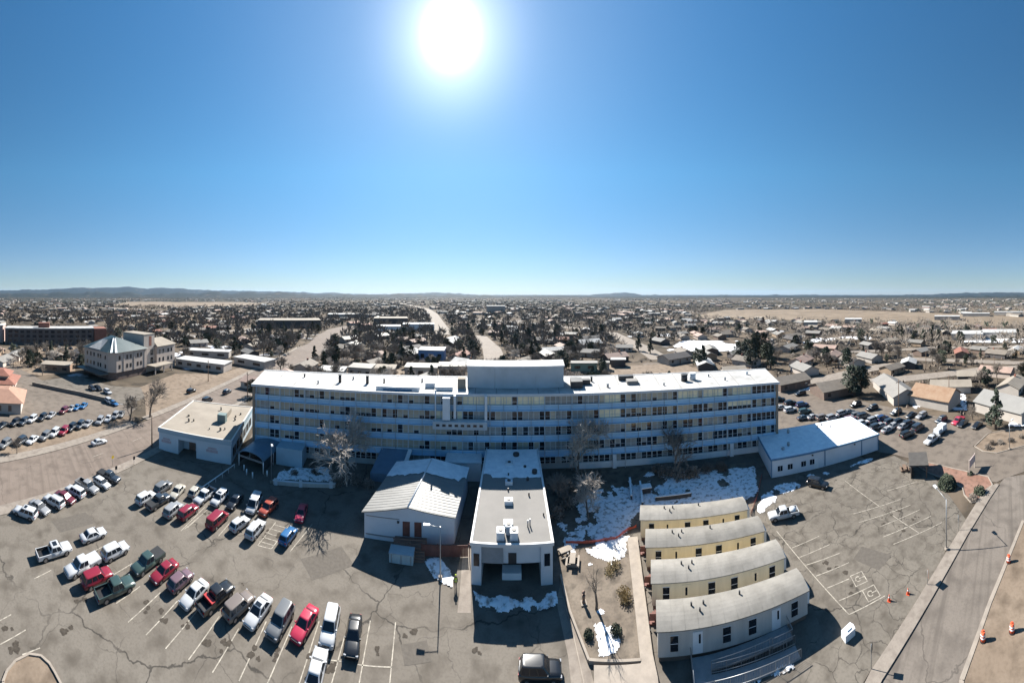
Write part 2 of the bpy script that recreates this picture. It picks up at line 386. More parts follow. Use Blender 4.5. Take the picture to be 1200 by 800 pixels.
for p, q in zip(pts, pts[1:]):
    p, q = Vector(p[:2]), Vector(q[:2]); d = (q-p).normalized(); nn = Vector((-d.y, d.x))*.22
    b.prism([p-nn, q-nn, q+nn, p+nn], -.03, .07)
struct('kerb', b, M_kerb)
# side street and overflow car park behind the right annex
sheet('street', [P(880, 489), P(884, 447), P(935, 452), P(975, 465), P(1010, 470), P(1080, 484), P(1150, 497), P(1163, 505), P(1140, 523), P(1150, 529), P(1165, 532), P(1185, 527), P(1215, 513), P(1260, 530),
       P(1178, 560), P(1168, 565), P(1150, 563), P(1120, 551), P(1090, 542), P(1046, 532), P(1020, 528), (60, 50), (56, 58)], .022, M_street)
# corner bed, planted, with its kerb
bed = [P(1074, 546), P(1082, 541), P(1100, 545), P(1130, 552), P(1158, 559), P(1163, 568), P(1148, 588), P(1138, 589), P(1130, 580), P(1128, 572), P(1112, 563), P(1090, 555)]
sheet('planting_bed', bed, .03, M_mulch)
def kerbline(name, pts, w=.2, h=.14, m=M_kerb, z0=-.03, closed=True):
    b = MB(); n = len(pts)
    for i in range(n if closed else n-1):
        p, q = Vector(pts[i][:2]), Vector(pts[(i+1) % n][:2]); d = (q-p)
        if d.length < .05: continue
        d.normalize(); nn = Vector((-d.y, d.x))*w/2
        b.prism([p-nn-d*.0, q-nn, q+nn, p+nn], z0, h+.0011*(i % 3))
    return struct(name, b, m)
kerbline('kerb', bed)
bed2 = [P(1142, 523), P(1158, 508), P(1185, 503), P(1240, 500), P(1230, 515), P(1205, 521), P(1186, 526), P(1168, 531), P(1152, 529)]
sheet('planting_bed', bed2, .03, M_dirt); kerbline('kerb', bed2)
isl = [P(3, 800), P(8, 787), P(18, 775), P(34, 767), P(48, 769), P(58, 778), P(64, 788), P(72, 803), P(66, 822), P(20, 828)]
sheet('dirt_island', isl, .015, M_dirt); kerbline('kerb', isl)
# far left: dirt verge, car park, drive
sheet('dirt_verge', [lr(-66.7, -80), lr(-66.7, 62), lr(-72, 62), lr(-72, -80)], .006, M_dirt)
sheet('car_park', [P(-60, 540), lr(-72, -30), lr(-72, 21), P(150, 487), P(160, 478), P(128, 470), P(60, 452), P(25, 462), P(20, 440), P(-60, 445)], .01, M_street)
sheet('street', [P(-60, 470), P(-40, 430), P(14, 428), P(40, 440), P(60, 452), P(25, 462)], .018, M_street)
sheet('car_park', [P(40, 447), P(90, 440), P(130, 452), P(165, 454), P(170, 466), P(150, 474), P(128, 470)], .026, M_lot)
sheet('dirt_lot', [P(170, 470), P(160, 455), P(205, 438), P(262, 437), P(300, 424), P(318, 428), lr(-66.8, 130), lr(-66.8, 66)], .022, M_dirt)
sheet('dirt_lot', [P(-10, 430), P(-10, 407), P(90, 406), P(88, 436), P(48, 440)], .002, M_dirt)
# far streets
SZ = [.05]
def street(name, px, width, z=.01, m=None):
    m = m or M_conc
    b = MB(); z = SZ[0]; SZ[0] += .009
    pts = [P(*q).xy for q in px]
    for p, q in zip(pts, pts[1:]):
        d = (q-p).normalized(); nn = Vector((-d.y, d.x))*width/2
        b.sheet([p-nn, q-nn, q+nn, p+nn], z); z += .0013
        b.sheet([q+Vector((math.cos(k*PI/4), math.sin(k*PI/4)))*width/2 for k in range(8)], z+.0006)
    struct(name, b, m or M_road); return [(pts, width)]
STREETS = []
STREETS += street('street', [(582, 428), (576, 408), (562, 394)], 12)
STREETS += street('street', [(521, 392), (513, 378), (508, 368), (500, 362), (470, 355)], 16)
STREETS += street('street', [(775, 421), (752, 407), (728, 396), (716, 390)], 12)
STREETS += street('street', [(716, 390), (640, 380), (560, 374)], 10)
STREETS += street('street', [(905, 457), (960, 446), (1000, 436), (1040, 428)], 9)
STREETS += street('street', [(1020, 447), (1085, 441), (1150, 433), (1230, 428)], 9)
STREETS += street('street', [(1060, 420), (1140, 423), (1230, 426)], 8)
STREETS += street('street', [(940, 418), (1000, 412), (1100, 407), (1230, 404)], 8)
STREETS += street('street', [(90, 405), (180, 398), (300, 384), (380, 381)], 9)
STREETS += street('street', [(300, 398), (340, 393), (372, 392)], 8)
sheet('dirt_lot', [P(655, 441), P(665, 432), P(720, 428), P(800, 426), P(828, 436), P(835, 450), P(700, 456)], .006, M_dirt)
sheet('dirt_lot', [P(405, 452), P(330, 445), P(372, 432), P(540, 430), P(545, 452)], .006, M_dirt)
sheet('dry_field', [P(130, 357.5), P(150, 353.6), P(260, 353.4), P(330, 355.5), P(290, 358), P(200, 360)], .01, ground_mat('dry_grass', (.17, .13, .092), (.1, .078, .055), (.21, .165, .12), s=(.01, .05, .3)))
sheet('dry_field', [P(800, 372), P(850, 363), P(960, 362), P(1080, 366), P(1230, 372), P(1230, 384), P(1100, 378), P(950, 375)], .01, MATS['dry_grass'])
# snow that lies in the shade
def snow(poly, thr=.5, z=.03, cell=.25, seed=0, sc_=.35, th=.07, name='snow'):
    poly = [Vector(p[:2]) for p in poly]
    x0, x1 = min(p.x for p in poly), max(p.x for p in poly); y0, y1 = min(p.y for p in poly), max(p.y for p in poly)
    def inside(x, y):
        c = False; n = len(poly)
        for i in range(n):
            a, q = poly[i], poly[(i+1) % n]
            if (a.y > y) != (q.y > y) and x < (q.x-a.x)*(y-a.y)/(q.y-a.y)+a.x: c = not c
        return c
    def edge(x, y):
        p = Vector((x, y)); best = 9
        for i in range(len(poly)):
            a, q = poly[i], poly[(i+1) % len(poly)]; ab = q-a; t = max(0, min(1, (p-a).dot(ab)/max(1e-6, ab.length_squared))); best = min(best, (a+ab*t-p).length)
        return best
    nx, ny = int((x1-x0)/cell)+2, int((y1-y0)/cell)+2
    val = {}
    for i in range(nx):
        for j in range(ny):
            x, y = x0+i*cell, y0+j*cell
            if inside(x, y):
                f = .5+.5*noise.fractal(Vector((x*sc_, y*sc_, seed*7.3)), .9, 2.1, 5)
                val[i, j] = f-thr-max(0, .35-edge(x, y)*.35)*.9
    b = MB(); idx = {}
    def vid(i, j):
        if (i, j) not in idx:
            h = max(0, min(1, val.get((i, j), -.1)*5+.15)); idx[i, j] = len(b.v)
            jx, jy = noise.noise(Vector((i*.9, j*.9, seed)))*cell*.95, noise.noise(Vector((i*.9, j*.9, seed+9)))*cell*.95
            b.v.append((x0+i*cell+jx, y0+j*cell+jy, z+th*h*(1+.8*noise.noise(Vector((i*.23, j*.23, seed))))))
        return idx[i, j]
    for i in range(nx):
        for j in range(ny):
            q = [(i, j), (i+1, j), (i+1, j+1), (i, j+1)]
            if all(k in val for k in q) and sum(val[k] for k in q) > 0:
                b.f.append(tuple(vid(*k) for k in q)); b.m.append(0); b.sm.append(True)
    if b.f: return struct(name, b, M_yardsnow, 'stuff')
yard = [P(640, 560), P(655, 545), P(745, 548), P(850, 543), P(884, 541), P(895, 572), P(880, 600), P(872, 600), P(745, 606), P(737, 630), P(736, 632), P(751, 776), P(690, 776), P(668, 720), P(657, 680), P(652, 640)]
sheet('yard', yard, .008, M_yard)
snow([P(668, 600), P(690, 572), P(735, 560), P(760, 553), P(800, 552), P(850, 546), P(885, 545), P(890, 575), P(872, 598), P(750, 606), P(737, 625), P(700, 635), P(660, 630)], .39, .03, .25, 1, .24)
snow([P(652, 612), P(700, 612), P(743, 625), P(738, 650), P(742, 680), P(700, 672), P(660, 660)], .44, .03, .22, 2, .34)
snow([P(684, 705), P(705, 700), P(735, 745), P(735, 772), P(700, 772)], .47, .03, .15, 3, .4)
snow([P(888, 572), P(935, 561), P(942, 570), P(915, 586), P(898, 600), P(886, 606)], .4, .03, .22, 4, .25)
snow([P(940, 556), P(985, 546), P(1030, 533), P(1034, 537), P(990, 552), P(950, 564)], .47, .03, .22, 5, .3)
snow([P(330, 545), P(385, 547), P(393, 567), P(322, 562)], .34, .03, .22, 6, .25)
snow([P(553, 692), P(575, 698), P(630, 699), P(653, 692), P(655, 708), P(640, 717), P(590, 719), P(560, 713)], .25, .02, .14, 7, .4, .2)
snow([P(494, 655), P(515, 652), P(532, 672), P(531, 690), P(508, 678)], .25, .02, .14, 8, .5)
snow([P(866, 796), P(884, 788), P(930, 776), P(936, 783), P(905, 797), P(885, 806)], .3, .02, .16, 9, .4, .12)
snow([P(800, 800), P(835, 788), P(850, 795), P(840, 815), P(805, 822)], .42, .02, .25, 10, .5)
snow([P(1066, 477), P(1088, 462), P(1098, 462), P(1074, 480)], .3, .02, .6, 11, .1)
snow([P(1112, 480), P(1118, 458), P(1132, 460), P(1135, 482)], .35, .02, .6, 12, .1)
snow([P(935, 458), P(955, 450), P(975, 448), P(965, 456)], .3, .02, .7, 13, .1)
snow([P(1178, 500), P(1195, 478), P(1225, 476), P(1220, 500)], .3, .02, .7, 14, .1)
snow([P(775, 411), P(800, 399), P(868, 399), P(870, 411), P(830, 413)], .38, .03, 2.2, 15, .03, .3)
snow([P(935, 402), P(960, 395), P(1020, 394), P(1030, 401), P(980, 406)], .4, .03, 2.6, 16, .03, .3)
snow([P(1120, 401), P(1150, 395), P(1230, 394), P(1230, 402)], .42, .03, 3, 17, .03, .3)
# oil spots in the bays and patched asphalt
b = MB(); orr = random.Random(3)
def stain(u, v, r, z):
    c = P(u, v).xy; n = 14; ph = orr.random()*9
    b.sheet([c+Vector((math.cos(2*PI*i/n), math.sin(2*PI*i/n)))*r*(.75+.5*noise.noise(Vector((math.cos(2*PI*i/n)*1.3, math.sin(2*PI*i/n)*1.3, ph)))) for i in range(n)], z)
BAYS = [(150, 697), (169, 712), (191, 722), (214, 735), (239, 747), (265, 758), (297, 765), (328, 768), (360, 768), (392, 785), (440, 760), (310, 628), (330, 630), (240, 606), (10, 740), (20, 755), (968, 662), (985, 668), (1000, 690), (1040, 610), (1060, 622), (1075, 608), (1050, 600), (120, 660), (95, 700), (280, 690), (480, 740), (560, 760), (80, 740)]
zz_ = .0131
for u, v in BAYS:
    for _ in range(3): stain(u+orr.uniform(-7, 7), v+orr.uniform(-7, 7), orr.uniform(.12, .5), zz_); zz_ += .00004
struct('oil_spots', b, mat('oil_spots', (.055, .047, .039), .95, .3, 3, spec=.1))
b = MB()
for k, q in enumerate(([(352, 655), (400, 640), (415, 662), (366, 680)], [(60, 610), (100, 600), (112, 612), (70, 624)], [(470, 755), (500, 750), (506, 775), (474, 780)], [(1010, 640), (1045, 650), (1030, 668), (1000, 655)])): b.sheet([P(*x) for x in q], .0092+.0004*k)
struct('asphalt_patch', b, mat('newer_asphalt', (.1, .089, .077), .95, .15, 2.5, spec=.15))
# worn bay lines
ml = MB()
def line(u0, v0, u1, v1, w=.11, z=.012):
    p, q = P(u0, v0).xy, P(u1, v1).xy; d = (q-p).normalized(); nn = Vector((-d.y, d.x))*w/2
    ml.sheet([p-nn, q-nn, q+nn, p+nn], z)
for a in [(164, 687, 136, 707), (188, 694, 150, 729), (208, 704, 171, 744), (232, 714, 194, 760), (257, 722, 221, 773), (280, 736, 249, 788), (312, 728, 280, 798), (342, 734, 312, 804), (374, 728, 350, 803),
          (404, 745, 388, 803), (434, 727, 420.5, 803), (463.6, 729, 456.5, 803), (419, 778.6, 459, 781.5), (378, 772, 402, 775), (0, 727, 13, 720), (0, 755, 30, 738), (26, 767, 47, 759),
          (302, 639, 323, 612), (318, 643, 340, 614), (340, 646, 366, 614), (220, 618, 246, 594), (256, 628, 270, 612), (302, 639, 318, 643), (212, 622, 240, 594),
          (304, 634, 321, 639), (308, 629, 324, 634), (312, 624, 328, 629), (316, 619, 332, 624), (320, 614, 336, 619), (216, 620, 236, 603), (60, 668, 40, 678), (128, 636, 112, 645), (155, 660, 128, 676)]: line(*a)
struct('bay_lines', ml, M_line)
ml = MB()
for a in [(910, 622, 995, 720), (995, 720, 1037, 698), (983.5, 703.7, 1024, 685), (969, 689, 995, 678), (956, 675, 995, 659), (945, 662, 984, 648), (937, 653, 972, 638), (928, 642, 960, 628), (1032, 594, 1078, 625), (1047, 637.6, 1104, 612),
          (1035, 629, 1091, 604.5), (1031, 617, 1078, 597), (1006.5, 612, 1067, 591.6), (1000, 602, 1055, 585), (990, 563, 1046, 604), (1040, 575, 1075, 564)]: line(*a, z=.016)
for (u, v) in ((1006.5, 678), (1021, 695)):                     # the two painted wheelchair bays: a pale square and a figure
    c = P(u, v).xy; d = (P(1024, 685).xy-P(983.5, 703.7).xy).normalized(); nn = Vector((-d.y, d.x))
    for k in (-.8, .8):
        ml.sheet([c+d*k-nn*.85-d*.05, c+d*k-nn*.85+d*.05, c+d*k+nn*.85+d*.05, c+d*k+nn*.85-d*.05], .016)
        ml.sheet([c+nn*k-d*.75-nn*.05, c+nn*k+d*.75-nn*.05, c+nn*k+d*.75+nn*.05, c+nn*k-d*.75+nn*.05], .0165)
    ring = [c-d*.1+Vector((math.cos(i*PI/8), math.sin(i*PI/8)))*.34 for i in range(13)]
    for p, q in zip(ring, ring[1:]):
        e = (q-p).normalized(); n2 = Vector((-e.y, e.x))*.06; ml.sheet([p-n2, q-n2, q+n2, p+n2], .017)
    ml.sheet([c+d*.05-nn*.06, c+d*.55-nn*.06, c+d*.55+nn*.06, c+d*.05+nn*.06], .0175)
    ml.sheet([c+d*.62+Vector((math.cos(i*PI/4), math.sin(i*PI/4)))*.12 for i in range(8)], .0175)
struct('bay_lines', ml, M_line)
# ================================================================== THE HOSPITAL
def part(mb, name, mats, root):
    """a part of an unrotated thing, given in world coordinates"""
    return mb.build(name, mats, root, loc=(-root.location[0], -root.location[1], -root.location[2]))
def arcbox(mb, a0, a1, r0, r1, z0, z1, n=None, mi=0, top=None, bottom=True):
    n = n or max(1, int(abs(a1-a0)/.02))
    base = len(mb.v)
    for i in range(n+1):
        a = a0+(a1-a0)*i/n
        for (r, z) in ((r0, z0), (r1, z0), (r1, z1), (r0, z1)): mb.v.append(arc(a, r, z))
    def f(q, m): mb.f.append(q); mb.m.append(m); mb.sm.append(False)
    for i in range(n):
        k = base+4*i; q = k+4
        f((k+3, q+3, q+2, k+2)[::-1] if False else (k+3, k+2, q+2, q+3), mi if top is None else top)
        f((k, k+3, q+3, q), mi); f((k+1, q+1, q+2, k+2), mi)
        if bottom: f((k, q, q+1, k+1), mi)
    f((base, base+1, base+2, base+3), mi); k = base+4*n; f((k+3, k+2, k+1, k), mi)
hosp = thing('hospital_building', 'long curved five storey hospital with pale blue bands and snowy flat roof', 'hospital', (0, AR-36.2, 0))
FL = [0, 3.15, 6.25, 9.35, 12.45]; ROOF = 15.4; D = 12.5
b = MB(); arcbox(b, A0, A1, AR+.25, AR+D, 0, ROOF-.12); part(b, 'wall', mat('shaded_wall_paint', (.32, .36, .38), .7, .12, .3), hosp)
b = MB(); arcbox(b, A0-.006, A0-.0002, AR-.55, AR+D+.1, 0, ROOF-.15, 1); part(b, 'end_wall', mat('tan_brick_end', (.24, .19, .145), .85, .15, .6), hosp)
b = MB(); arcbox(b, A1+.0002, A1+.006, AR-.55, AR+D+.1, 0, ROOF-.15, 1); part(b, 'end_wall', MATS['tan_brick_end'], hosp)
b = MB(); arcbox(b, A0-.008, A1+.008, AR-.95, AR+D+.5, ROOF-.1, ROOF+.3, None, 0, 1)
part(b, 'roof', [mat('roof_fascia', (.48, .52, .56), .5, .08, .4), M_roofsnow], hosp)
b = MB()
for (r0, r1) in ((AR-.95, AR-.7), (AR+D+.25, AR+D+.5)): arcbox(b, A0-.008, A1+.008, r0, r1, ROOF+.303, ROOF+.42)
part(b, 'parapet', mat('parapet_cap', (.6, .6, .6), .6, .08, .4), hosp)
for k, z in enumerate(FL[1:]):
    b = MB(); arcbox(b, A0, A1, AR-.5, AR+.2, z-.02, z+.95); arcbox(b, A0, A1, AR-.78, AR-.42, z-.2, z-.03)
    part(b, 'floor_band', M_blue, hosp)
    b = MB(); arcbox(b, A0, A1, AR-.58, AR-.5, z+.9, z+1.03); part(b, 'ledge', mat('ledge_paint%d' % k, (.56, .66, .73), .5, .1, .5), hosp)  # sky light on the band tops is put into the paler ledge colour
b = MB()
for i in range(1, 26):
    a = A0+(A1-A0)*i/26; arcbox(b, a-.0006, a+.0006, AR-.65, AR+D+.2, ROOF+.301, ROOF+.318, 1)
part(b, 'roof_seams', M_greyroof, hosp)
NB = 20; DA = (A1-A0)/NB
def wpanel(b, aa, ab, z0, z1, mi, r=AR-.1):
    p, q = arc(aa, r), arc(ab, r)
    b.quad((p[0], p[1], z0), (q[0], q[1], z0), (q[0], q[1], z1), (p[0], p[1], z1), mi)
wr = random.Random(11)
WM = [M_white, M_glass, M_blind, M_bright, M_curt, M_dark]
WM[0] = mat('window_mullions', (.46, .51, .54), .5, .05, 1)
for k, z in enumerate(FL):
    for i in range(NB):
        a0, a1 = A0+i*DA, A0+(i+1)*DA; c = (i+.5)/NB
        b = MB()
        if k == 0:
            zb, zt = 1.35, 2.75
        else: zb, zt = z+.96, (FL[k+1] if k < 4 else ROOF+.12)-.21
        n = 5; ea = DA*.012
        glassy = .42 < c < .66
        left = c < .42
        for j in range(n):
            aa, ab = a0+ea+(a1-a0-2*ea)*j/n, a0+ea+(a1-a0-2*ea)*(j+1)/n
            t = wr.random()
            if k == 0: mi, split = (1 if t < .7 else 4), None
            elif k == 4 and .42 < c < .54: mi, split = 3, None
            elif k == 4 and .80 < c < .93: mi, split = (3 if t < .8 else 2), None
            elif k >= 3 and .66 < c < .72 and j % 5 < 4: mi, split = (3 if t < .7 else 2), None
            elif k == 3 and .88 < c < .93: mi, split = 3, (.35, 1)
            elif k == 3 and .36 < c < .41: mi, split = 3, None
            elif glassy: mi, split = (4 if t < .55 else 1 if t < .82 else 2), None
            elif left: mi, split = (2 if t < .72 else 1 if t < .8 else 2 if t < .95 else 4), ((.32, 1) if wr.random() < .3 else None)
            elif c > .93: mi, split = (1 if t < .55 else 2), None
            else: mi, split = (2 if t < .45 else 4 if t < .7 else 1), ((.35, 1) if wr.random() < .25 else None)
            if j == (3 if left else 4) and wr.random() < .55 and k: mi, split = 1, None
            zs = zb
            if split: zs = zb+(zt-zb)*split[0]; wpanel(b, aa, ab, zb, zs, split[1])
            wpanel(b, aa, ab, zs, zt, mi)
            # an air conditioner stuck in some of the windows
            if split and wr.random() < .5:
                m0 = (aa+ab)/2; arcbox(b, m0-.0035, m0+.0035, AR-.45, AR-.1, zb+.02, zb+.45, 1, 5)
        for j in range(n+1):
            am = a0+(a1-a0)*j/n; wd = .0007 if j % n else .0011
            arcbox(b, am-wd*(j > 0), am+wd*(j < n), AR-.2-(.06 if not j % n else 0), AR-.08, zb, zt, 1, 0)
        arcbox(b, a0+.002, a1-.002, AR-.17, AR-.095, zb+(zt-zb)*.33, zb+(zt-zb)*.33+.05, 1, 0)
        part(b, 'window', WM, hosp)
# slender posts in front of the bands
for i in range(NB*2+1):
    a = A0+.004+(A1-A0-.008)*i/(NB*2); b = MB(); p = arc(a, AR-.82); b.tube(p[:2]+(3.0 if i % 4 else 0,), p[:2]+(ROOF-.15,), .04 if i % 2 else .06, n=6); part(b, 'post', M_steel if i % 2 else mat('post%d' % i, (.45, .5, .54), .5, .05, 1), hosp)
# ground storey of the right wing: white wall with pilasters
b = MB(); arcbox(b, .12, A1, AR-.3, AR+.2, 0, 1.3); part(b, 'plinth', M_white, hosp)
for a in (.2, .33, .455, .545):
    b = MB(); arcbox(b, a-.004, a+.004, AR-.8, AR-.3, 0, 2.82, 1); part(b, 'pilaster', M_white, hosp)
# roof plant room
PA0, PA1 = -.102, .098
b = MB(); arcbox(b, PA0, PA1, AR+4.0, AR+10.2, ROOF+.28, 20.4, 1, 0, 1); ph = part(b, 'penthouse', [mat('penthouse_panel', (.43, .47, .5), .6, .1, .35), M_roofsnow], hosp)
b = MB(); arcbox(b, PA0-.002, PA1+.002, AR+3.85, AR+10.3, 20.22, 20.48, 1, 0, 1); part(b, 'coping', [M_white, M_roofsnow], hosp)
for a, h in ((-.045, 4.2), (-.033, 4.9), (.04, 2.5), (-.02, 1.8)):
    p = arc(a, AR+3.65); b = MB(); b.tube((p[0], p[1], ROOF+.3), (p[0], p[1], ROOF+.3+h), .09, n=7); part(b, 'pipe', M_steel, hosp)
for a in (-.06, -.053, -.026):
    b = MB(); arcbox(b, a-.003, a+.003, AR+3.7, AR+3.98, ROOF+1.2, ROOF+1.9, 1); part(b, 'louvre', M_dark, hosp)
b = MB(); arcbox(b, PA0-.02, PA0-.004, AR+3, AR+5, ROOF+.3, ROOF+2.4, 1); part(b, 'roof_hatch', M_tanroof, hosp)
# service shaft, platform and ducts on the front
sa = -.132
b = MB(); arcbox(b, sa-.018, sa-.003, AR-2.1, AR-.8, 10.9, ROOF-.11, 1); part(b, 'service_shaft', M_white, hosp)
b = MB(); arcbox(b, sa+.004, sa+.009, AR-1.6, AR-.85, 11.0, ROOF+.25, 1); part(b, 'duct', M_white, hosp)
b = MB(); arcbox(b, -.065, -.06, AR-1.6, AR-.85, 10.7, ROOF+.2, 1); part(b, 'duct', M_white, hosp)
p = arc(-.165, AR-1.2); b = MB(); b.tube((p[0], p[1], 10.3), (p[0], p[1], ROOF+1.2), .16, n=8); part(b, 'pipe', M_white, hosp)
b = MB(); arcbox(b, -.17, -.06, AR-2.3, AR-.56, 9.1, 10.6, None, 0, 1); pl = part(b, 'platform', [mat('platform_panel', (.4, .44, .47), .6, .1, .5), M_white], hosp)
for i in range(8):
    a = -.163+i*.0125; b = MB(); arcbox(b, a, a+.007, AR-2.34, AR-2.3, 9.7, 10.15, 1); part(b, 'vent_opening', M_glass, hosp)
# roof-top vents and plant
def roofbox(a, r, wa, dr, h, m, name): b = MB(); arcbox(b, a-wa, a+wa, r-dr, r+dr, ROOF+.3, ROOF+.3+h, 1); part(b, name, m, hosp)
roofbox(-.245, AR+1.2, .045, .9, .9, M_white, 'roof_unit'); roofbox(-.245, AR+.2, .03, .06, .5, M_blued, 'roof_unit_grille')  # the blue strip paints the shadowed front of the long unit
roofbox(-.15, AR+2.5, .018, 1.0, .8, M_whitemetal, 'roof_unit'); roofbox(-.18, AR+4, .01, .7, 1.0, M_whitemetal, 'roof_unit')
roofbox(.125, AR+4.5, .012, 1.8, 1.5, M_dark, 'roof_unit'); roofbox(.145, AR+6.2, .01, .9, 1.1, M_dark, 'roof_unit')
roofbox(.245, AR+5.5, .012, 1.2, .8, M_greyroof, 'roof_unit'); roofbox(.235, AR+8.5, .016, .8, 1.1, M_dark, 'roof_unit')
for a, r, rad, h, m in ((-.375, 5, .35, 1.7, M_dark), (-.315, 5, .35, 1.7, M_dark), (-.46, 8, .2, .7, M_dark), (-.42, 3, .18, .6, M_steel), (-.35, 8, .2, .6, M_steel), (-.28, 6, .2, .9, M_dark), (-.2, 8, .2, .7, M_steel),
                        (.19, 3, .25, .7, M_steel), (.16, 8, .25, 1.0, M_dark), (.36, 5.4, .75, 1.5, M_dark), (.38, 6.1, .75, 1.5, M_whitemetal), (.45, 4, .2, .6, M_steel), (.51, 8, .3, .7, M_whitemetal), (.31, 2.5, .18, .5, M_steel), (.42, 8, .2, .5, M_steel), (-.09, 9.7, .25, .9, M_steel)):
    p = arc(a, AR+r); b = MB(); b.tube((p[0], p[1], ROOF+.3), (p[0], p[1], ROOF+.3+h), rad, n=10)
    b.tube((p[0], p[1], ROOF+.3+h), (p[0], p[1], ROOF+.42+h), rad*1.25, rad*1.1, n=10); part(b, 'roof_vent', m, hosp)
# ground floor porch block beside the entrance canopy
v0, v1 = P(304, 540).xy, P(343, 541).xy
b = MB(); b.box(-46.5, -40.8, 50.5, 55.0, 0, 3.6, rz=R(24), c=(-43, 52)); part(b, 'porch', mat('porch_paint', (.3, .42, .5), .6, .1, .4), hosp)
# sloping stair enclosure on the ground floor
b = MB(); q = [(-26.5, 60.6), (-26.5, 55.0), (-20.8, 56.3), (-20.8, 61.6)]
b.add([(*q[0], 0), (*q[1], 0), (*q[2], 0), (*q[3], 0), (*q[0], 4.0), (*q[1], 1.6), (*q[2], 1.6), (*q[3], 4.0)], [(0, 1, 5, 4), (1, 2, 6, 5), (2, 3, 7, 6), (4, 5, 6, 7)]); part(b, 'stair_enclosure', mat('blue_tarp_roof', (.1, .17, .25), .6, .15, .6), hosp)
b = MB(); b.add([(-20.9, 55.6, 1.75), (-20.1, 55.9, 1.75), (-20.1, 61.4, 4.3), (-20.9, 61.4, 4.3), (-20.9, 55.6, 1.5), (-20.1, 55.9, 1.5), (-20.1, 61.4, 4.05), (-20.9, 61.4, 4.05)], [(0, 1, 2, 3), (0, 4, 5, 1), (1, 5, 6, 2), (3, 2, 6, 7), (0, 3, 7, 4)]); part(b, 'stair_wall_cap', M_white, hosp)

# ================================================================== BUILDINGS ROUND IT
def frame(root):                        # local <-> world for rotated things: parts are built in local coordinates
    return root
# --- flat roofed annex at the left
A = Vector((-66.2, 31.9)); Bq = Vector((-51.6, 42.0)); ang = math.atan2(Bq.y-A.y, Bq.x-A.x); LA = (Bq-A).length
ann = thing('clinic_annex', 'single storey blue grey annex with a tan flat roof beside the four lane road', 'annex', (A.x, A.y, 0), ang)
b = MB(); b.box(.2, 5.2, .2, 20.8, 0, 4.1); b.box(9.6, LA-.2, .2, 20.8, 0, 4.1); b.box(5.2, 9.6, 3.2, 20.8, 0, 4.1); b.box(5.2, 9.6, .2, 3.2, 3.3, 4.1); b.build('wall', mat('annex_wall', (.42, .5, .56), .7, .08, .3), ann)
b = MB(); b.box(0, LA, 0, 21, 4.1, 5.0, 0); b.box(.35, LA-.35, .35, 20.65, 5.0, 5.02, 1); b.build('roof', [mat('annex_fascia', (.27, .37, .44), .55, .08, .3), M_tanroof], ann)
b = MB()
for q in ((0, LA, 0, .3), (0, LA, 20.7, 21), (0, .3, .3, 20.7), (LA-.3, LA, .3, 20.7)): b.box(*q, 5.003, 5.14)
b.build('parapet', mat('annex_parapet', (.5, .48, .45), .7, .1, .4), ann)
b = MB(); b.box(6.6, 8.2, 3.1, 3.19, .05, 2.4); b.build('door', M_brown, ann)
for x0, x1 in ((.9, 3.4), (11.9, 14.6)):                       # faded red emblems on the front
    b = MB(); b.box(x0, x1, .17, .195, 1.9, 2.5); b.box(x0+.4, x1-.3, .17, .195, 2.6, 3.0); b.build('faded_sign', mat('faded_red_lettering%d' % x1, (.38, .33, .36), .7, .2, 3), ann)
for i in range(6):
    y = 1.5+i*3.1; b = MB(); b.box(LA-.2, LA-.14, y, y+2.3, 1.0, 2.9, 0); b.box(LA-.14, LA-.12, y+1.1, y+1.2, 1.0, 2.9, 1); b.build('window', [M_glass, M_steel], ann)
b = MB(); b.box(-.02, .2, 4, 6, .05, 2.2); b.build('door', M_brown, ann)
b = MB(); b.box(11.6, 13.6, 8.6, 10.2, 5.02, 6.9); b.build('roof_unit', mat('roof_unit_green', (.12, .17, .17), .6, .15, 1), ann)
b = MB(); b.box(11.9, 13.2, 10.2, 15.5, 5.3, 6.3); b.build('roof_duct', M_tanroof, ann)
for x, y, r, h in ((5, 6.5, .25, .9), (6, 7.2, .2, .6), (3.6, 9.6, .3, .5), (13.8, 4.4, .25, .8), (14.6, 5.2, .15, .5), (15.4, 11, .2, .5), (15, 13, .2, .5), (15.8, 15, .2, .4), (11.2, 4.2, .14, .4), (10, 16.5, .2, .9)):
    b = MB(); b.tube((x, y, 5.02), (x, y, 5.02+h), r, n=8); b.build('roof_vent', M_greyroof if r < .2 else M_dark if x > 15 else M_tanroof, ann)
# --- barrel vaulted entrance canopy
cang = math.atan2(.25, .97)
can = thing('entrance_canopy', 'barrel vaulted dark blue entrance canopy between the left annex and the hospital', 'canopy', (-47.7, 43.7, 0), R(14))
b = MB(); n = 14; Wc, Lc = 3.1, 8.6
pr = [(-Wc*math.cos(PI*i/n), 2.5+1.25*math.sin(PI*i/n)) for i in range(n+1)]
vs_ = [(x, y, z) for y in (0, Lc) for x, z in pr]+[(x*.96, y, z-.12) for y in (0, Lc) for x, z in pr]
m1 = n+1
b.add(vs_, [(i, i+1, m1+i+1, m1+i) for i in range(n)]+[(2*m1+i+1, 2*m1+i, 3*m1+i, 3*m1+i+1) for i in range(n)]+[(i+1, i, 2*m1+i, 2*m1+i+1) for i in range(n)]+[(m1+i, m1+i+1, 3*m1+i+1, 3*m1+i) for i in range(n)], 0, False)
b.build('canopy_roof', mat('canopy_blue_metal', (.1, .17, .23), .45, .12, .6), can)
for y in (.25, Lc/2, Lc-.4):
    for x in (-Wc+.12, Wc-.12): b = MB(); b.tube((x, y, 0), (x, y, 2.55), .11, n=8); b.build('post', M_white, can)
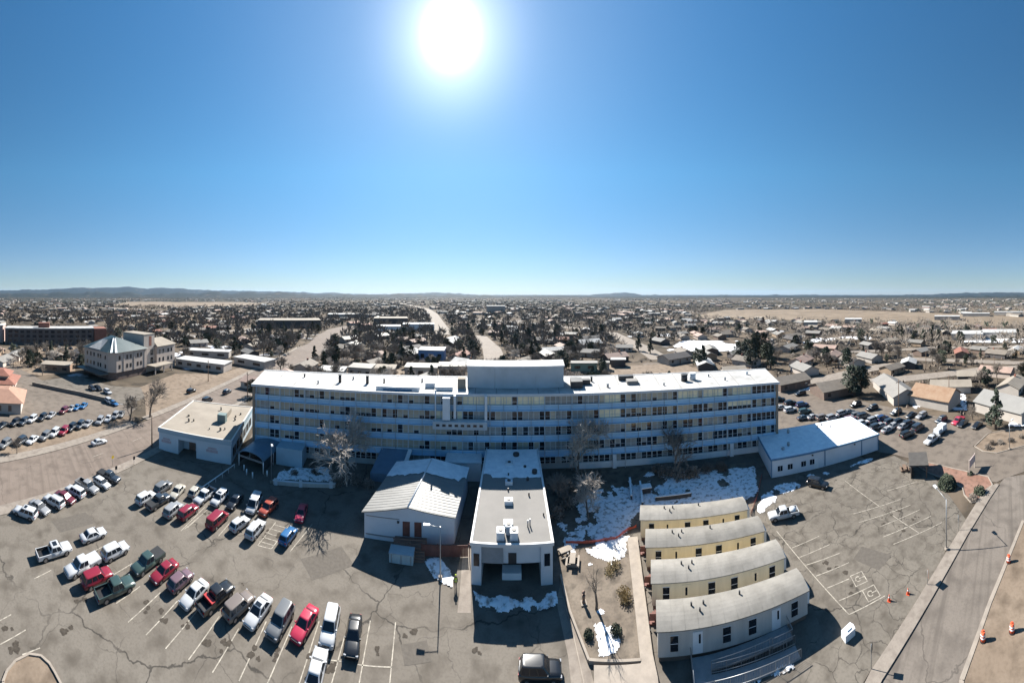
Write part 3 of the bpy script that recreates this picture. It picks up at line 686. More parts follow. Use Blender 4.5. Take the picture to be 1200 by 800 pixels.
for x in (Wc-.1, -Wc+.04): b = MB(); b.box(x, x+.06, .6, Lc-.6, .6, 2.4); b.build('side_screen', M_dark, can)
b = MB(); b.box(-Wc+.25, Wc-.25, .35, .45, 1.9, 2.3); b.build('cross_beam', M_steel, can)
# --- white metal annex at the right end
E0, E1 = P(903, 560), P(1028, 528)                                # front base corners
pA = P(904, 560).xy; pB = P(1029, 527).xy; ang = math.atan2(pB.y-pA.y, pB.x-pA.x); LB = (pB-pA).length
ra = thing('metal_annex', 'low white metal annex with snowy roof and blue trim right of the hospital', 'annex', (pA.x, pA.y, 0), ang)
HB = 3.4; DB = 12.5
b = MB(); b.box(0, LB, 0, DB, 0, HB); b.build('wall', mat('annex_siding', (.55, .59, .64), .5, .06, .4), ra)
b = MB(); b.box(-.25, LB+.25, -.25, DB+.25, HB+.002, HB+.3, 0); b.box(-.05, LB+.05, -.05, DB+.05, HB+.3, HB+.34, 1); b.build('roof', [M_blued, M_snow], ra)
for x in (LB*.46, LB*.82, LB-.02, .02): b = MB(); b.box(x-.09, x+.09, -.1, -.003, .1, HB); b.build('downpipe', M_blued, ra)
for x in (1.3, 3.4, 6.3, 8.2): b = MB(); b.box(x, x+1.0, -.06, -.004, 1.1, 2.1, 0); b.box(x+.48, x+.52, -.075, -.06, 1.1, 2.1, 1); b.build('window', [M_glass, M_white], ra)
b = MB(); b.box(LB*.36, LB*.36+1.0, -.05, -.004, .05, 2.15); b.build('door', M_white, ra)
b = MB(); b.box(8.6, 8.9, -.25, -.004, 2.9, 3.1); b.build('wall_lamp', M_dark, ra)
b = MB(); b.box(LB*.74, LB*.74+.3, -.25, -.004, 2.9, 3.1); b.build('wall_lamp', M_dark, ra)
for x, y, r, h in ((5, 4.2, .3, .7), (3.4, 3, .35, .4), (7, 10, .3, .8), (16, 10.8, .2, .5), (14.5, 10, .15, .5), (17.5, 9, .15, .4)): b = MB(); b.tube((x, y, HB+.34), (x, y, HB+.34+h), r, n=8); b.build('roof_vent', M_steel, ra)
# --- gabled metal shed
FLp, FRp, BRp, BLp = Vector((-21.1, 41.8)), Vector((-8.3, 44.8)), Vector((-8.1, 57.2)), Vector((-21.3, 55.8))
shed = thing('metal_shed', 'white gabled shed with ribbed metal roof and two brown doors', 'shed', ((FLp.x+FRp.x)/2, (FLp.y+FRp.y)/2, 0))
ez, rz_ = 4.0, 5.35
fm, bm_ = (FLp+FRp)/2, (BLp+BRp)/2
b = MB(); b.add([(*FLp, 0), (*FRp, 0), (*BRp, 0), (*BLp, 0), (*FLp, ez), (*FRp, ez), (*BRp, ez), (*BLp, ez), (*fm, rz_), (*bm_, rz_)], [(0, 1, 5, 8, 4), (1, 2, 6, 5), (2, 3, 7, 9, 6), (3, 0, 4, 7)])
part(b, 'wall', mat('shed_wall', (.52, .57, .63), .5, .06, .4), shed)
rm = mat('ribbed_metal_roof', (.15, .15, .145), .5, .12, .3, col2=(.2, .2, .195))
b = MB()
def rpt(side, s, t, dz):                     # s: 0 eave..1 ridge, t: 0 front..1 back
    e0, e1 = (FLp, BLp) if side < 0 else (FRp, BRp)
    t = -.03+1.06*t; s = -.04+1.04*s
    e = e0.lerp(e1, t); r_ = fm.lerp(bm_, t); p = e.lerp(r_, s)
    return (p.x, p.y, ez+(rz_-ez)*s+dz)
for side in (-1, 1):
    a_ = [rpt(side, 0, 0, .06), rpt(side, 0, 1, .06), rpt(side, 1, 1, .06), rpt(side, 1, 0, .06)]
    if side > 0: a_ = a_[::-1]
    b.add(a_[::-1], [(0, 1, 2, 3)])
    lo = [(p[0], p[1], p[2]-.14) for p in a_[::-1]]; b.add(a_[::-1]+lo, [(0, 4, 5, 1), (1, 5, 6, 2), (2, 6, 7, 3), (3, 7, 4, 0)])
    for k in range(21):
        t0 = (k+.2)/21
        q = [rpt(side, 0, t0, .063), rpt(side, 1, t0, .063), rpt(side, 1, t0+.008, .063), rpt(side, 0, t0+.008, .063)]
        hi = [(p[0], p[1], p[2]+.03) for p in q]; b.add(q+hi, [(4, 5, 6, 7), (0, 1, 5, 4), (2, 3, 7, 6), (3, 0, 4, 7), (1, 2, 6, 5)])
part(b, 'roof', rm, shed)
b = MB(); p, q = rpt(1, 1, 0, .12), rpt(1, 1, 1, .12); b.tube(p, q, .12, n=6); part(b, 'ridge_cap', M_white, shed)
# snow on the shaded back of its roof
b = MB(); g = 18
for side in (-1, 1):
    for i in range(g):
        for j in range(8):
            f0 = lambda ii: .66+.05*noise.noise(Vector((ii*.5, side, 0)))+(.07 if side > 0 and ii < 3 else 0)
            t0 = lambda ii, jj: f0(ii)+(1.01-f0(ii))*jj/8
            q = [rpt(side, i/g, t0(i, j), .17), rpt(side, (i+1)/g, t0(i+1, j), .17), rpt(side, (i+1)/g, t0(i+1, j+1), .17), rpt(side, i/g, t0(i, j+1), .17)]
            b.add(q if side < 0 else q, [(0, 1, 2, 3)], 0, True)
part(b, 'roof_snow', M_snow, shed)
fd = (FRp-FLp).normalized(); fn = Vector((fd.y, -fd.x))
def fbox(b, s0, s1, o0, o1, z0, z1, mi=0):                      # box on the front wall
    c = [FLp+fd*s+fn*o for s, o in ((s0, o1), (s1, o1), (s1, o0), (s0, o0))]
    b.prism([tuple(x) for x in c], z0, z1, mi)
for s in (5.7, 7.4): b = MB(); fbox(b, s, s+1.05, .004, .06, 1.0, 3.1); part(b, 'door', M_red, shed)
b = MB(); fbox(b, .2, 4.6, .004, .08, .6, .75); part(b, 'wall_rail', M_steel, shed)
b = MB(); fbox(b, .3, 5.2, .004, .06, 3.3, 3.4); part(b, 'wall_conduit', M_steel, shed)
for s in (4.9, 9.2): b = MB(); fbox(b, s, s+.3, .004, .25, 2.9, 3.1); part(b, 'wall_lamp', M_dark, shed)
b = MB(); fbox(b, 4.6, 9.2, .08, 2.0, 0, .95); part(b, 'landing', M_brown, shed)
for s in (4.65, 6.9, 9.1): b = MB(); fbox(b, s, s+.08, 1.9, 1.98, .953, 1.95); part(b, 'landing_post', M_brown, shed)
b = MB(); fbox(b, 4.6, 9.2, 1.92, 1.97, 1.96, 2.05); fbox(b, 4.6, 9.2, 1.92, 1.97, 1.4, 1.47); part(b, 'landing_rail', M_brown, shed)
for k in range(4): b = MB(); fbox(b, 7.6, 9.0, 2.003+k*.3, 2.3+k*.3, 0, .76-k*.19); part(b, 'step', M_brown, shed)
# pale bin in front of it, and the brown fence to the passage
bc = P(471, 657).xy
bn = thing('waste_container', 'pale blue lidded waste container in front of the two brown shed doors', 'container', (bc.x, bc.y, 0), R(10))
b = MB(); b.box(-1.6, 1.6, -.7, .7, .12, 1.35); b.build('body', mat('container_paint', (.33, .43, .47), .6, .12, 1), bn)
b = MB(); b.box(-1.68, 1.68, -.78, .78, 1.353, 1.45); b.build('lid', mat('container_lid', (.28, .33, .36), .6, .12, 1), bn)
for x in (-1.3, 0, 1.3): b = MB(); b.box(x-.05, x+.05, -.76, -.703, .2, 1.3); b.build('rib', M_steel, bn)
for x in (-1.4, 1.4): b = MB(); b.box(x-.1, x+.1, -.5, .5, 0, .12); b.build('skid', M_dark, bn)
f0, f1 = P(494, 651).xy, P(550, 652).xy
fe = thing('board_fence', 'low red brown board fence between the gabled shed and the long flat building', 'fence', (f0.x, f0.y, 0), math.atan2(f1.y-f0.y, f1.x-f0.x)); LF = (f1-f0).length
for i in range(4): b = MB(); b.box(i*LF/3-.06, i*LF/3+.06, -.06, .06, 0, 1.75); b.build('post', M_red, fe)
b = MB()
for i in range(int(LF/.2)): b.box(i*.2, i*.2+.185, -.1, -.062, .08, 1.65)
b.build('board_panel', M_red, fe)
# --- long flat roofed building in the middle
lg = thing('flat_roofed_building', 'long narrow flat roofed white building with a dark loading bay facing the lot', 'building', (0, 38.9, 0))
HL = 5.0
b = MB(); b.box(-5.05, -3.8, 0, 3.4, 0, HL-.1); b.box(3.6, 5.05, 0, 3.4, 0, HL-.1); b.box(-5.05, 5.05, 3.4, 24, 0, HL-.1); b.box(-3.8, 3.6, .35, 3.4, 2.6, HL-.1)
b.build('wall', mat('long_building_wall', (.5, .54, .58), .65, .07, .4), lg)
b = MB(); b.box(-5.2, 5.2, -.15, 24.1, HL-.1, HL+.12, 0); b.box(-4.9, 4.9, .15, 23.9, HL+.12, HL+.125, 1); b.build('roof', [mat('roof_edge_white', (.55, .56, .57), .6, .06, .5), M_greyroof], lg)
b = MB()
for q in ((-5.2, 5.2, -.15, .1), (-5.2, -4.95, .1, 24.1), (4.95, 5.2, .1, 24.1)): b.box(*q, HL+.126, HL+.3)
b.build('parapet', MATS['roof_edge_white'], lg)
b = MB(); b.box(-3.75, 3.55, 3.3, 3.39, 0, 2.58); b.build('loading_bay', M_dark, lg)
b = MB(); b.box(-3.7, -1.1, .2, .345, 2.65, 4.75); b.build('shutter', mat('grey_roller_shutter', (.22, .24, .26), .6, .1, 1), lg)
b = MB(); b.box(-.45, .55, .28, .345, 2.62, 3.9); b.build('door', M_dark, lg)
for x in (-4.75, 4.0): b = MB(); b.box(x, x+.7, -.06, -.003, 2.4, 3.9); b.build('window', M_glass, lg)
b = MB(); b.box(-1.25, 1.2, .9, 2.2, 0, .85); b.build('loading_table', M_white, lg)
for (x, y, sx, sy, h) in ((-1.45, 1.2, .5, .55, 1.0), (.25, 1.2, .5, .55, 1.0), (-.45, 2.1, .35, .5, 1.1), (-.5, 3.2, .6, .5, .6), (-.5, 7.8, .6, .5, .6), (-.5, 12.6, .6, .45, .55), (-.5, 18.6, .7, .6, .4)):
    b = MB(); b.box(x-sx, x+sx, y-sy, y+sy, HL+.125, HL+.125+h); u = b.build('roof_unit', M_whitemetal, lg)
    b = MB(); b.tube((x, y, HL+.125+h), (x, y, HL+.2+h), .3, n=10); b.build('fan_guard', M_dark, u)
for (x, y, r, h) in ((2.1, 3, .09, .9), (2.4, 3.2, .09, .9), (2.6, 9.5, .12, .5), (2.6, 13.5, .2, .5), (-.6, 10.8, .12, .4), (-.6, 15, .12, .4), (4.4, 5, .1, .4), (3.9, 15.5, .45, .6), (.8, 21.6, .6, .5), (2.3, 17.5, .25, .3)):
    b = MB(); b.tube((x, y, HL+.125), (x, y, HL+.125+h), r, n=8); b.build('roof_vent', M_dark if r > .09 else M_steel, lg)
snow_b = MB()
for i in range(24):
    for j in range(16):
        e = lambda ii: 14.2+.5*noise.noise(Vector((ii*.4, 0, 3)))+(.9 if ii < 4 else 0)
        X = lambda ii: -4.9+9.8*ii/24
        Y = lambda ii, jj: e(ii)+(23.85-e(ii))*jj/16
        snow_b.add([(X(i), Y(i, j), HL+.17), (X(i+1), Y(i+1, j), HL+.17), (X(i+1), Y(i+1, j+1), HL+.17), (X(i), Y(i, j+1), HL+.17)], [(0, 1, 2, 3)], 0, True)
snow_b.build('roof_snow', M_snow, lg)
lk = thing('link_block', 'small flat snow covered block between the gabled shed and the hospital', 'building', (-9.2, 60.2, 0), R(6))
b = MB(); b.box(-3.6, 3.3, 0, 3.6, 0, 3.4); b.build('wall', M_white, lk)
b = MB(); b.box(-3.75, 3.45, -.15, 3.7, 3.4, 3.62, 0); b.box(-3.6, 3.3, 0, 3.55, 3.62, 3.68, 1); b.build('roof', [M_whitemetal, M_snow], lk)
b = MB(); b.box(-.5, .5, -.05, -.003, 0, 2.1); b.build('door', M_dark, lk)
# --- four portable buildings in a row
TL = [(13.75, 27.6), (15.45, 32.5), (16.95, 37.45), (18.25, 42.3)]
TLAB = ['grey sided portable building nearest the bottom with a wheelchair ramp along it', 'cream portable building directly behind the grey one', 'cream portable building third from the bottom of the row', 'cream portable building at the back beside the snowy yard']
TANG = R(-25.2); LT = 16.0; WT = 2.9; HT = 3.25
for k, (x, y) in enumerate(TL):
    t = thing('portable_building', TLAB[k], 'portable building', (x, y, 0), TANG, 'portable buildings in a stepped row')
    sm_ = M_cream if k else M_greyshade  # nearest one's missing bounce light is put into its grey siding
    b = MB(); b.box(0, LT, 0, WT, .55, HT-.12)
    for i in range(1, 13): b.box(i*LT/13-.025, i*LT/13+.025, -.012, -.0004, .55, HT-.13)
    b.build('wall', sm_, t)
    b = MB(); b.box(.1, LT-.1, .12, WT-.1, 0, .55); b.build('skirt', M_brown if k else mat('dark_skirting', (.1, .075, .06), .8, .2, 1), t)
    b = MB(); n = 8
    prof = [(-.18+(WT+.36)*i/n, HT-.02+.32*math.sin(PI*i/n)) for i in range(n+1)]
    for i in range(n):
        (y0, z0), (y1, z1) = prof[i], prof[i+1]
        b.add([(-.15, y0, z0), (LT+.15, y0, z0), (LT+.15, y1, z1), (-.15, y1, z1)], [(0, 1, 2, 3)], 0, True)
    for xx, fl in ((-.15, 1), (LT+.15, -1)):
        pts_ = [(xx, yy, zz) for yy, zz in prof]+[(xx, WT+.18, HT-.12), (xx, -.18, HT-.12)]
        b.add(pts_[::fl], [tuple(range(len(pts_)))])
    b.box(-.15, LT+.15, -.18, WT+.18, HT-.119, HT-.021); 
    for i in range(1, 12):
        xx = i*LT/12
        for q in range(n):
            (y0, z0), (y1, z1) = prof[q], prof[q+1]
            b.add([(xx-.03, y0, z0+.018), (xx+.03, y0, z0+.018), (xx+.03, y1, z1+.018), (xx-.03, y1, z1+.018)], [(0, 1, 2, 3)], 0, True)
    tone = (1.0, 1.12, .95, 1.08)[k]
    b.build('roof', mat('trailer_roof_coating%d' % k, (.13*tone, .122*tone, .108*tone), .7, .2, .5, col2=(.225*tone, .212*tone, .19*tone), detail=8), t)
    for f, wd in ((.1, .75), (.43, .8), (.6, .8), (.9, .75)):
        xx = f*LT; b = MB(); b.box(xx-wd/2, xx+wd/2, -.05, -.014, 1.1, 2.6, 0); b.box(xx-wd/2-.06, xx+wd/2+.06, -.035, -.003, 2.6, 2.66, 1); b.box(xx-wd/2, xx+wd/2, -.06, -.05, 1.82, 1.87, 1); b.build('window', [M_glass, M_white], t)
    for f in (.245, .765):
        xx = f*LT
        if k == 0:
            b = MB(); b.box(xx-.5, xx+.5, -.045, -.003, .62, 2.75); dd = b.build('door', M_white, t)
            b = MB(); b.box(xx+.1, xx+.3, -.055, -.046, 1.6, 2.5); b.build('door_pane', M_glass, dd)
        else:
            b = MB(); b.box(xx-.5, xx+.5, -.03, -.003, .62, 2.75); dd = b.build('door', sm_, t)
            b = MB(); b.box(xx-.12, xx+.12, -.05, -.031, 1.55, 2.45); b.build('door_pane', M_glass, dd)
    for f, yy in ((.22, 1.9), (.27, 1.2), (.3, 1.9), (.55, 2.1)):
        if (k+int(f*100)) % 4 == 0 and f > .5: continue
        b = MB(); zz = HT+.2; b.tube((f*LT, yy, zz), (f*LT, yy, zz+.4), .1, n=7); b.build('roof_vent', M_dark, t)
    b = MB(); b.box(LT+.02, LT+.62, .7, 2.0, .9, 2.6); b.build('air_conditioner', M_white, t)
    b = MB(); b.box(LT+.62, LT+.66, .8, 1.9, 1.0, 1.8); b.build('air_conditioner_grille', M_dark, t)
# wheelchair ramp of the nearest one: landing at the far door, a run down, a turn, a run back
rp = thing('wheelchair_ramp', 'grey switchback wheelchair ramp with picket rails along the grey portable building', 'ramp', (TL[0][0], TL[0][1], 0), TANG)
def run(name, x0, x1, y0, y1, z0, z1):
    b = MB(); vs_ = [(x0, y0, z0), (x1, y0, z1), (x1, y1, z1), (x0, y1, z0)]
    b.add(vs_+[(x, y, z-.12) for x, y, z in vs_], [(0, 1, 2, 3), (7, 6, 5, 4), (0, 4, 5, 1), (2, 6, 7, 3), (1, 5, 6, 2), (3, 7, 4, 0)]); b.build(name, mat(name+str(int(x1*10)), (.24, .25, .26), .6, .15, 1.5), rp)
def rail(x0, x1, y, z0, z1):
    b = MB(); n = max(2, int(abs(x1-x0)/.16))
    for i in range(n+1):
        f = i/n; xx = x0+(x1-x0)*f; zz = z0+(z1-z0)*f; r_ = .035 if i % 9 == 0 else .014
        b.tube((xx, y, max(0, zz-.1) if r_ < .03 else 0), (xx, y, zz+1.0), r_, n=4, smooth=False)
    for h in (.12, 1.0): b.tube((x0, y, z0+h), (x1, y, z1+h), .035, n=5)
    b.build('railing', M_steel, rp)
def railY(x, y0, y1, z):
    b = MB(); n = int(abs(y1-y0)/.16)
    for i in range(n+1): yy = y0+(y1-y0)*i/n; b.tube((x, yy, z-.1), (x, yy, z+1.0), .014, n=4, smooth=False)
    for h in (.12, 1.0): b.tube((x, y0, z+h), (x, y1, z+h), .035, n=5)
    b.build('railing', M_steel, rp)
run('landing', 11.2, 13.4, -1.55, -.08, .62, .62); run('ramp_run', 5.0, 11.2, -1.45, -.1, .36, .62); run('landing', 3.2, 5.0, -3.1, -.1, .36, .36); run('ramp_run', 5.0, 13.6, -3.1, -1.75, .36, .03)
rail(5, 11.2, -1.5, .36, .62); rail(11.2, 13.4, -1.6, .62, .62); rail(3.2, 5, -3.12, .36, .36); rail(5, 13.6, -3.12, .36, .03); rail(5, 13.6, -1.72, .36, .03); railY(3.2, -3.1, -.1, .36); railY(13.4, -1.6, -.1, .62)
# board walk along their left ends
bw = thing('board_walk', 'pale raised board walk along the left ends of the portable buildings', 'walkway', (P(741, 632).x, P(741, 632).y, 0))
w1 = [P(735, 632), P(747, 631), P(765, 770), P(771, 798), P(772, 810), P(696, 812), P(696, 783), P(751, 781)]
b = MB(); b.prism([(p.x, p.y) for p in w1], .18, .34); part(b, 'deck', M_wood, bw)
for q in ((738, 640), (742, 680), (747, 720), (751, 765), (749, 640), (756, 690), (762, 740), (700, 790), (730, 790)): p = P(*q); b = MB(); b.box(p.x-.08, p.x+.08, p.y-.08, p.y+.08, 0, .18); part(b, 'footing', M_dark, bw)
for k, q in enumerate([(752, 648), (757, 684), (763, 728)]):
    p = P(*q); s = thing('entry_stair', 'red brown timber steps at the left end of the %s cream portable building' % ('back', 'third', 'second')[k] if k < 3 else '', 'steps', (p.x+.35, p.y, 0), TANG, 'timber steps by the portable buildings')
    for i in range(3): b = MB(); b.box(-.5+.28*i, .6, -.6, .6, .2*i, .2*i+.18); b.build('step', M_red, s)
    b = MB(); b.box(-.5, .55, -.66, -.6, .6, 1.35); b.box(.5, .56, -.6, .6, .6, 1.5); b.build('rail', M_red, s)
# ================================================================== VEHICLES
def paint(name, col, rough=.28): return mat('car_paint_'+name, col, rough, 0, coat=.6)
PAINT = {k: paint(k, c) for k, c in dict(white=(.4, .41, .425), silver=(.22, .225, .235), cream=(.36, .34, .29), grey=(.12, .125, .13), black=(.012, .013, .015), slate=(.025, .033, .045), green=(.035, .06, .055), red=(.19, .014, .026), bright=(.36, .025, .055),
         maroon=(.1, .018, .025), mauve=(.13, .08, .095), taupe=(.15, .125, .11), blue=(.02, .1, .24), rust=(.3, .06, .035), darkblue=(.015, .03, .09), tan=(.3, .24, .17), teal=(.03, .12, .14)).items()}
def loft(b, st, mi=0):
    """body shell: stations (x, half width, z low, z top)"""
    rings = []
    for x, hw, z0, z1 in st:
        h = z1-z0
        half = [(hw*.86, z0), (hw*.98, z0+h*.14), (hw, z0+h*.5), (hw*.97, z0+h*.8), (hw*.88, z1-h*.02), (hw*.5, z1+.025)]
        rings.append([(x, -y, z) for y, z in half]+[(x, y, z) for y, z in half[::-1]])
    n = len(rings[0]); base = len(b.v)
    for r in rings: b.v += r
    for i in range(len(rings)-1):
        for j in range(n):
            k = (j+1) % n
            b.f.append((base+i*n+j, base+i*n+k, base+(i+1)*n+k, base+(i+1)*n+j)); b.m.append(mi); b.sm.append(True)
    b.f.append(tuple(base+j for j in range(n))[::-1]); b.m.append(mi); b.sm.append(False)
    k = base+(len(rings)-1)*n; b.f.append(tuple(k+j for j in range(n))); b.m.append(mi); b.sm.append(False)
SPEC = dict(
 sedan=dict(L=4.75, st=[(-2.37, .72, .42, .8), (-2.28, .84, .3, .93), (-1.7, .9, .22, .98), (-1.1, .91, .2, .96), (.1, .91, .2, .94), (.95, .91, .2, .92), (1.6, .89, .22, .86), (2.15, .84, .26, .74), (2.35, .68, .34, .6)],
   gb=(-1.75, 1.0, .85, .9), gt=(-1.02, .28, .63, 1.44), wx=1.4, wr=.33, lz=.66, tz=.76),
 hatch=dict(L=4.25, st=[(-2.1, .76, .4, .98), (-2.0, .87, .3, 1.02), (-1.3, .89, .22, 1.0), (0, .9, .2, .98), (.85, .9, .2, .97), (1.5, .88, .22, .9), (1.98, .82, .26, .78), (2.13, .66, .34, .64)],
   gb=(-2.02, .95, .85, .96), gt=(-1.55, .25, .65, 1.53), wx=1.28, wr=.33, lz=.7, tz=.86),
 suv=dict(L=4.8, st=[(-2.36, .82, .48, 1.08), (-2.27, .93, .36, 1.12), (-1.5, .95, .27, 1.1), (0, .96, .25, 1.08), (.95, .96, .25, 1.07), (1.7, .94, .27, 1.02), (2.2, .9, .32, .93), (2.38, .76, .4, .74)],
   gb=(-2.26, 1.08, .9, 1.06), gt=(-1.95, .45, .72, 1.74), wx=1.42, wr=.38, lz=.82, tz=.98),
 pickup=dict(L=5.8, st=[(-.82, .97, .34, 1.14), (0, .98, .32, 1.14), (1.15, .98, .32, 1.13), (1.9, .97, .34, 1.1), (2.6, .94, .38, 1.03), (2.86, .82, .46, .86)],
   gb=(-.8, 1.3, .91, 1.12), gt=(-.62, .72, .74, 1.84), wx=1.78, wr=.41, lz=.88, tz=.95),
 van=dict(L=5.2, st=[(-2.58, .85, .5, 1.15), (-2.5, .97, .34, 1.2), (-1, .99, .27, 1.18), (.5, .99, .26, 1.15), (1.5, .97, .28, 1.08), (2.3, .9, .33, .94), (2.56, .74, .42, .72)],
   gb=(-2.52, 1.65, .95, 1.13), gt=(-2.35, .75, .82, 2.0), wx=1.55, wr=.37, lz=.8, tz=1.05))
def car_shell(kind, lid=False, bed=None):
    s = SPEC[kind]; b = MB(); loft(b, s['st'])
    xr, xf, hb, zb = s['gb']; tr, tf_, ht, zt = s['gt']
    base = [(xf, -hb, zb), (xf, hb, zb), (xr, hb, zb), (xr, -hb, zb)]; top = [(tf_, -ht, zt), (tf_, ht, zt), (tr, ht, zt), (tr, -ht, zt)]
    def ch8(q, f=.09):
        o = []
        for i in range(4): o += [lerp3(q[i], q[i-1], f), lerp3(q[i], q[(i+1) % 4], f)]
        return o
    ins = .16; cr = [(tf_-ins, -ht+ins, zt+.05), (tf_-ins, ht-ins, zt+.05), (tr+ins, ht-ins, zt+.05), (tr+ins, -ht+ins, zt+.05)]
    B8, T8, C8 = ch8(base), ch8(top), ch8(cr, .14)
    M8 = [((p[0]+0)*.955+.045*(tf_+tr)/2, p[1]*.95, zt+.034) for p in T8]
    b.add(B8+T8, [(i, (i+1) % 8, 8+(i+1) % 8, 8+i) for i in range(8)])
    b.add(T8+M8+C8, [(i, (i+1) % 8, 8+(i+1) % 8, 8+i) for i in range(8)]+[(8+i, 8+(i+1) % 8, 16+(i+1) % 8, 16+i) for i in range(8)]+[tuple(range(16, 24))], 0, True)
    if kind == 'pickup':
        y = .97
        b.box(-2.88, -.83, -y, -y+.1, .5, 1.14); b.box(-2.88, -.83, y-.1, y, .5, 1.14); b.box(-2.9, -2.8, -y+.1, y-.1, .52, 1.12)
        b.box(-2.8, -.83, -y+.1, y-.1, .5, .72, 1)
        for e in (-1, 1): b.box(-2.79, -.84, e*(y-.11)-.008, e*(y-.11)+.008, .721, 1.12, 1)
        if lid: b.box(-2.82, -.84, -y+.06, y-.06, 1.143, 1.19, 0 if lid == 'paint' else 1)
        b.box(-2.98, -2.9, -.9, .9, .5, .68, 2)
    else:
        pass
    for e in (-1, 1):                                              # dark wheel arches and sills
        for wx in (-s['wx'], s['wx']):
            hw = max(q[1] for q in s['st'])+.004; r = s['wr']+.07
            ar = [(wx+r*math.cos(PI*i/10), e*hw, s['wr']+r*math.sin(PI*i/10)) for i in range(11)]
            ar = ar+[(wx-r, e*hw, .24), (wx+r, e*hw, .24)]
            b.add(ar if e < 0 else ar[::-1], [tuple(range(len(ar)))], 1)
    x1 = s['st'][-1][0]
    return b, (base, top)
def lerp3(a, b, t): return tuple(a[i]+(b[i]-a[i])*t for i in range(3))
def pane(q, u0, u1, v0, v1, off=.006):
    """pane on the quad q (a,b bottom; c,d top), lifted off"""
    a, bb, c, d = q
    pt = lambda u, v: Vector(lerp3(lerp3(a, bb, u), lerp3(d, c, u), v))
    p = [pt(u0, v0), pt(u1, v0), pt(u1, v1), pt(u0, v1)]
    nn = (p[1]-p[0]).cross(p[3]-p[0]).normalized()*off
    b = MB(); b.add([x+nn for x in p], [(0, 1, 2, 3)]); return b
def car_proto(kind, lid=False, name=None, one=False):
    """one of each kind; with one=True the far, tiny version in a single mesh"""
    s = SPEC[kind]; b, (bs, tp) = car_shell(kind, lid)
    zt = s['gt'][3]
    qs = dict(front=(bs[0], bs[1], tp[1], tp[0]), left=(bs[1], bs[2], tp[2], tp[1]), rear=(bs[2], bs[3], tp[3], tp[2]), right=(bs[3], bs[0], tp[0], tp[3]))
    panes = [('windshield', pane(qs['front'], .08, .92, .05, .95)), ('rear_window', pane(qs['rear'], .1, .9, .15, .9))]
    for sd in ('left', 'right'):
        cuts = ((.07, .48), (.53, .93)) if kind in ('sedan', 'pickup') else ((.05, .32), (.36, .62), (.66, .95))
        for u0, u1 in cuts: panes.append(('side_window', pane(qs[sd], u0, u1, .12, .9)))
    xf, xr = s['st'][-1][0], (s['st'][0][0] if kind != 'pickup' else -2.9)
    hwf = s['st'][-2][1]; hwr = s['st'][0][1] if kind != 'pickup' else .95
    lights = []
    for e in (-1, 1):
        c = MB(); c.box(s['st'][-2][0]-.02, s['st'][-2][0]+.15, e*hwf*.84-.15, e*hwf*.84+.13*(1), s['lz']-.07, s['lz']+.06); lights.append(('headlight', c, M_lamp))
        c = MB(); c.box(xr-.02, xr+.1, e*(hwr-.12)-.12, e*(hwr-.12)+.12, s['tz']-.1, s['tz']+.1); lights.append(('taillight', c, M_tail))
    gr = MB(); gr.box(xf-.03, xf+.012, -.45, .45, s['lz']-.17, s['lz']-.02)
    pl = MB(); pl.box(xr-.03, xr-.005, -.2, .2, s['tz']-.22, s['tz']-.1)
    wheels = []
    hw = max(q[1] for q in s['st'])
    for e in (-1, 1):
        for wx in (-s['wx'], s['wx']):
            wb = MB(); wb.tube((wx, e*(hw-.2), s['wr']), (wx, e*(hw+.015), s['wr']), s['wr'], n=16)
            rb = MB(); rb.tube((wx, e*(hw+.0), s['wr']), (wx, e*(hw+.022), s['wr']), s['wr']*.62, n=12); wheels.append((wb, rb))
    if one:
        for nme, p in panes: b.add(p.v, p.f, 3)
        for nme, c, m in lights: b.add(c.v, c.f, 4 if nme == 'headlight' else 5)
        for wb, rb in wheels: b.add(wb.v, wb.f, 6)
        o = b.build(name or 'parked_car', [PAINT['white'], M_black, M_black, M_glass, M_lamp, M_tail, M_tyre]); o['painted'] = 1; return o
    root = thing(name or 'parked_car', None, None)
    bd = b.build('body', [PAINT['white'], M_black, M_steel], root); bd['painted'] = 1
    for nme, p in panes: p.build(nme, M_glass, root)
    for nme, c, m in lights: c.build(nme, m, root)
    gr.build('grille', M_black, root); pl.build('licence_plate', M_lamp, root)
    for wb, rb in wheels:
        q = wb.build('wheel', M_tyre, root); rb.build('rim', M_rim, q)
    for e in (-1, 1):
        c = MB(); x = s['gb'][1]-.35; c.box(x, x+.14, e*(s['gb'][2]+.06)-.09, e*(s['gb'][2]+.06)+.09, s['gb'][3]+.03, s['gb'][3]+.17); q = c.build('wing_mirror', PAINT['white'], root); q['painted'] = 1
    return root
PROTO = {}
def get_proto(kind, extra=None):
    k = (kind, extra)
    if k not in PROTO:
        nm = {'pickup': 'pickup_truck', 'van': 'parked_van'}.get(kind, 'parked_car')
        o = car_proto(kind, lid={'lid': 'black', 'plid': 'paint'}.get(extra, False), name=nm)
        zt = SPEC[kind]['gt'][3]
        if extra == 'roof': c = MB(); c.box(-.35, .2, -.42, .42, zt+.052, zt+.06); c.build('sunroof', M_glass, o)
        if extra == 'proof': c = MB(); c.box(-.3, .42, -.45, .45, zt+.052, zt+.06); c.build('sunroof', M_glass, o)
        if extra == 'tool': c = MB(); c.box(-1.5, -.95, -.9, .9, 1.0, 1.3); c.build('tool_box', mat('tool_box_red', (.35, .03, .03), .4, .1, 3), o)
        if extra == 'rails':
            for e in (-1, 1): c = MB(); c.tube((-1.7, e*.6, zt+.1), (.3, e*.6, zt+.1), .03, n=5); c.build('roof_rail', M_steel, o)
        PROTO[k] = [o, False]
    return PROTO[k]
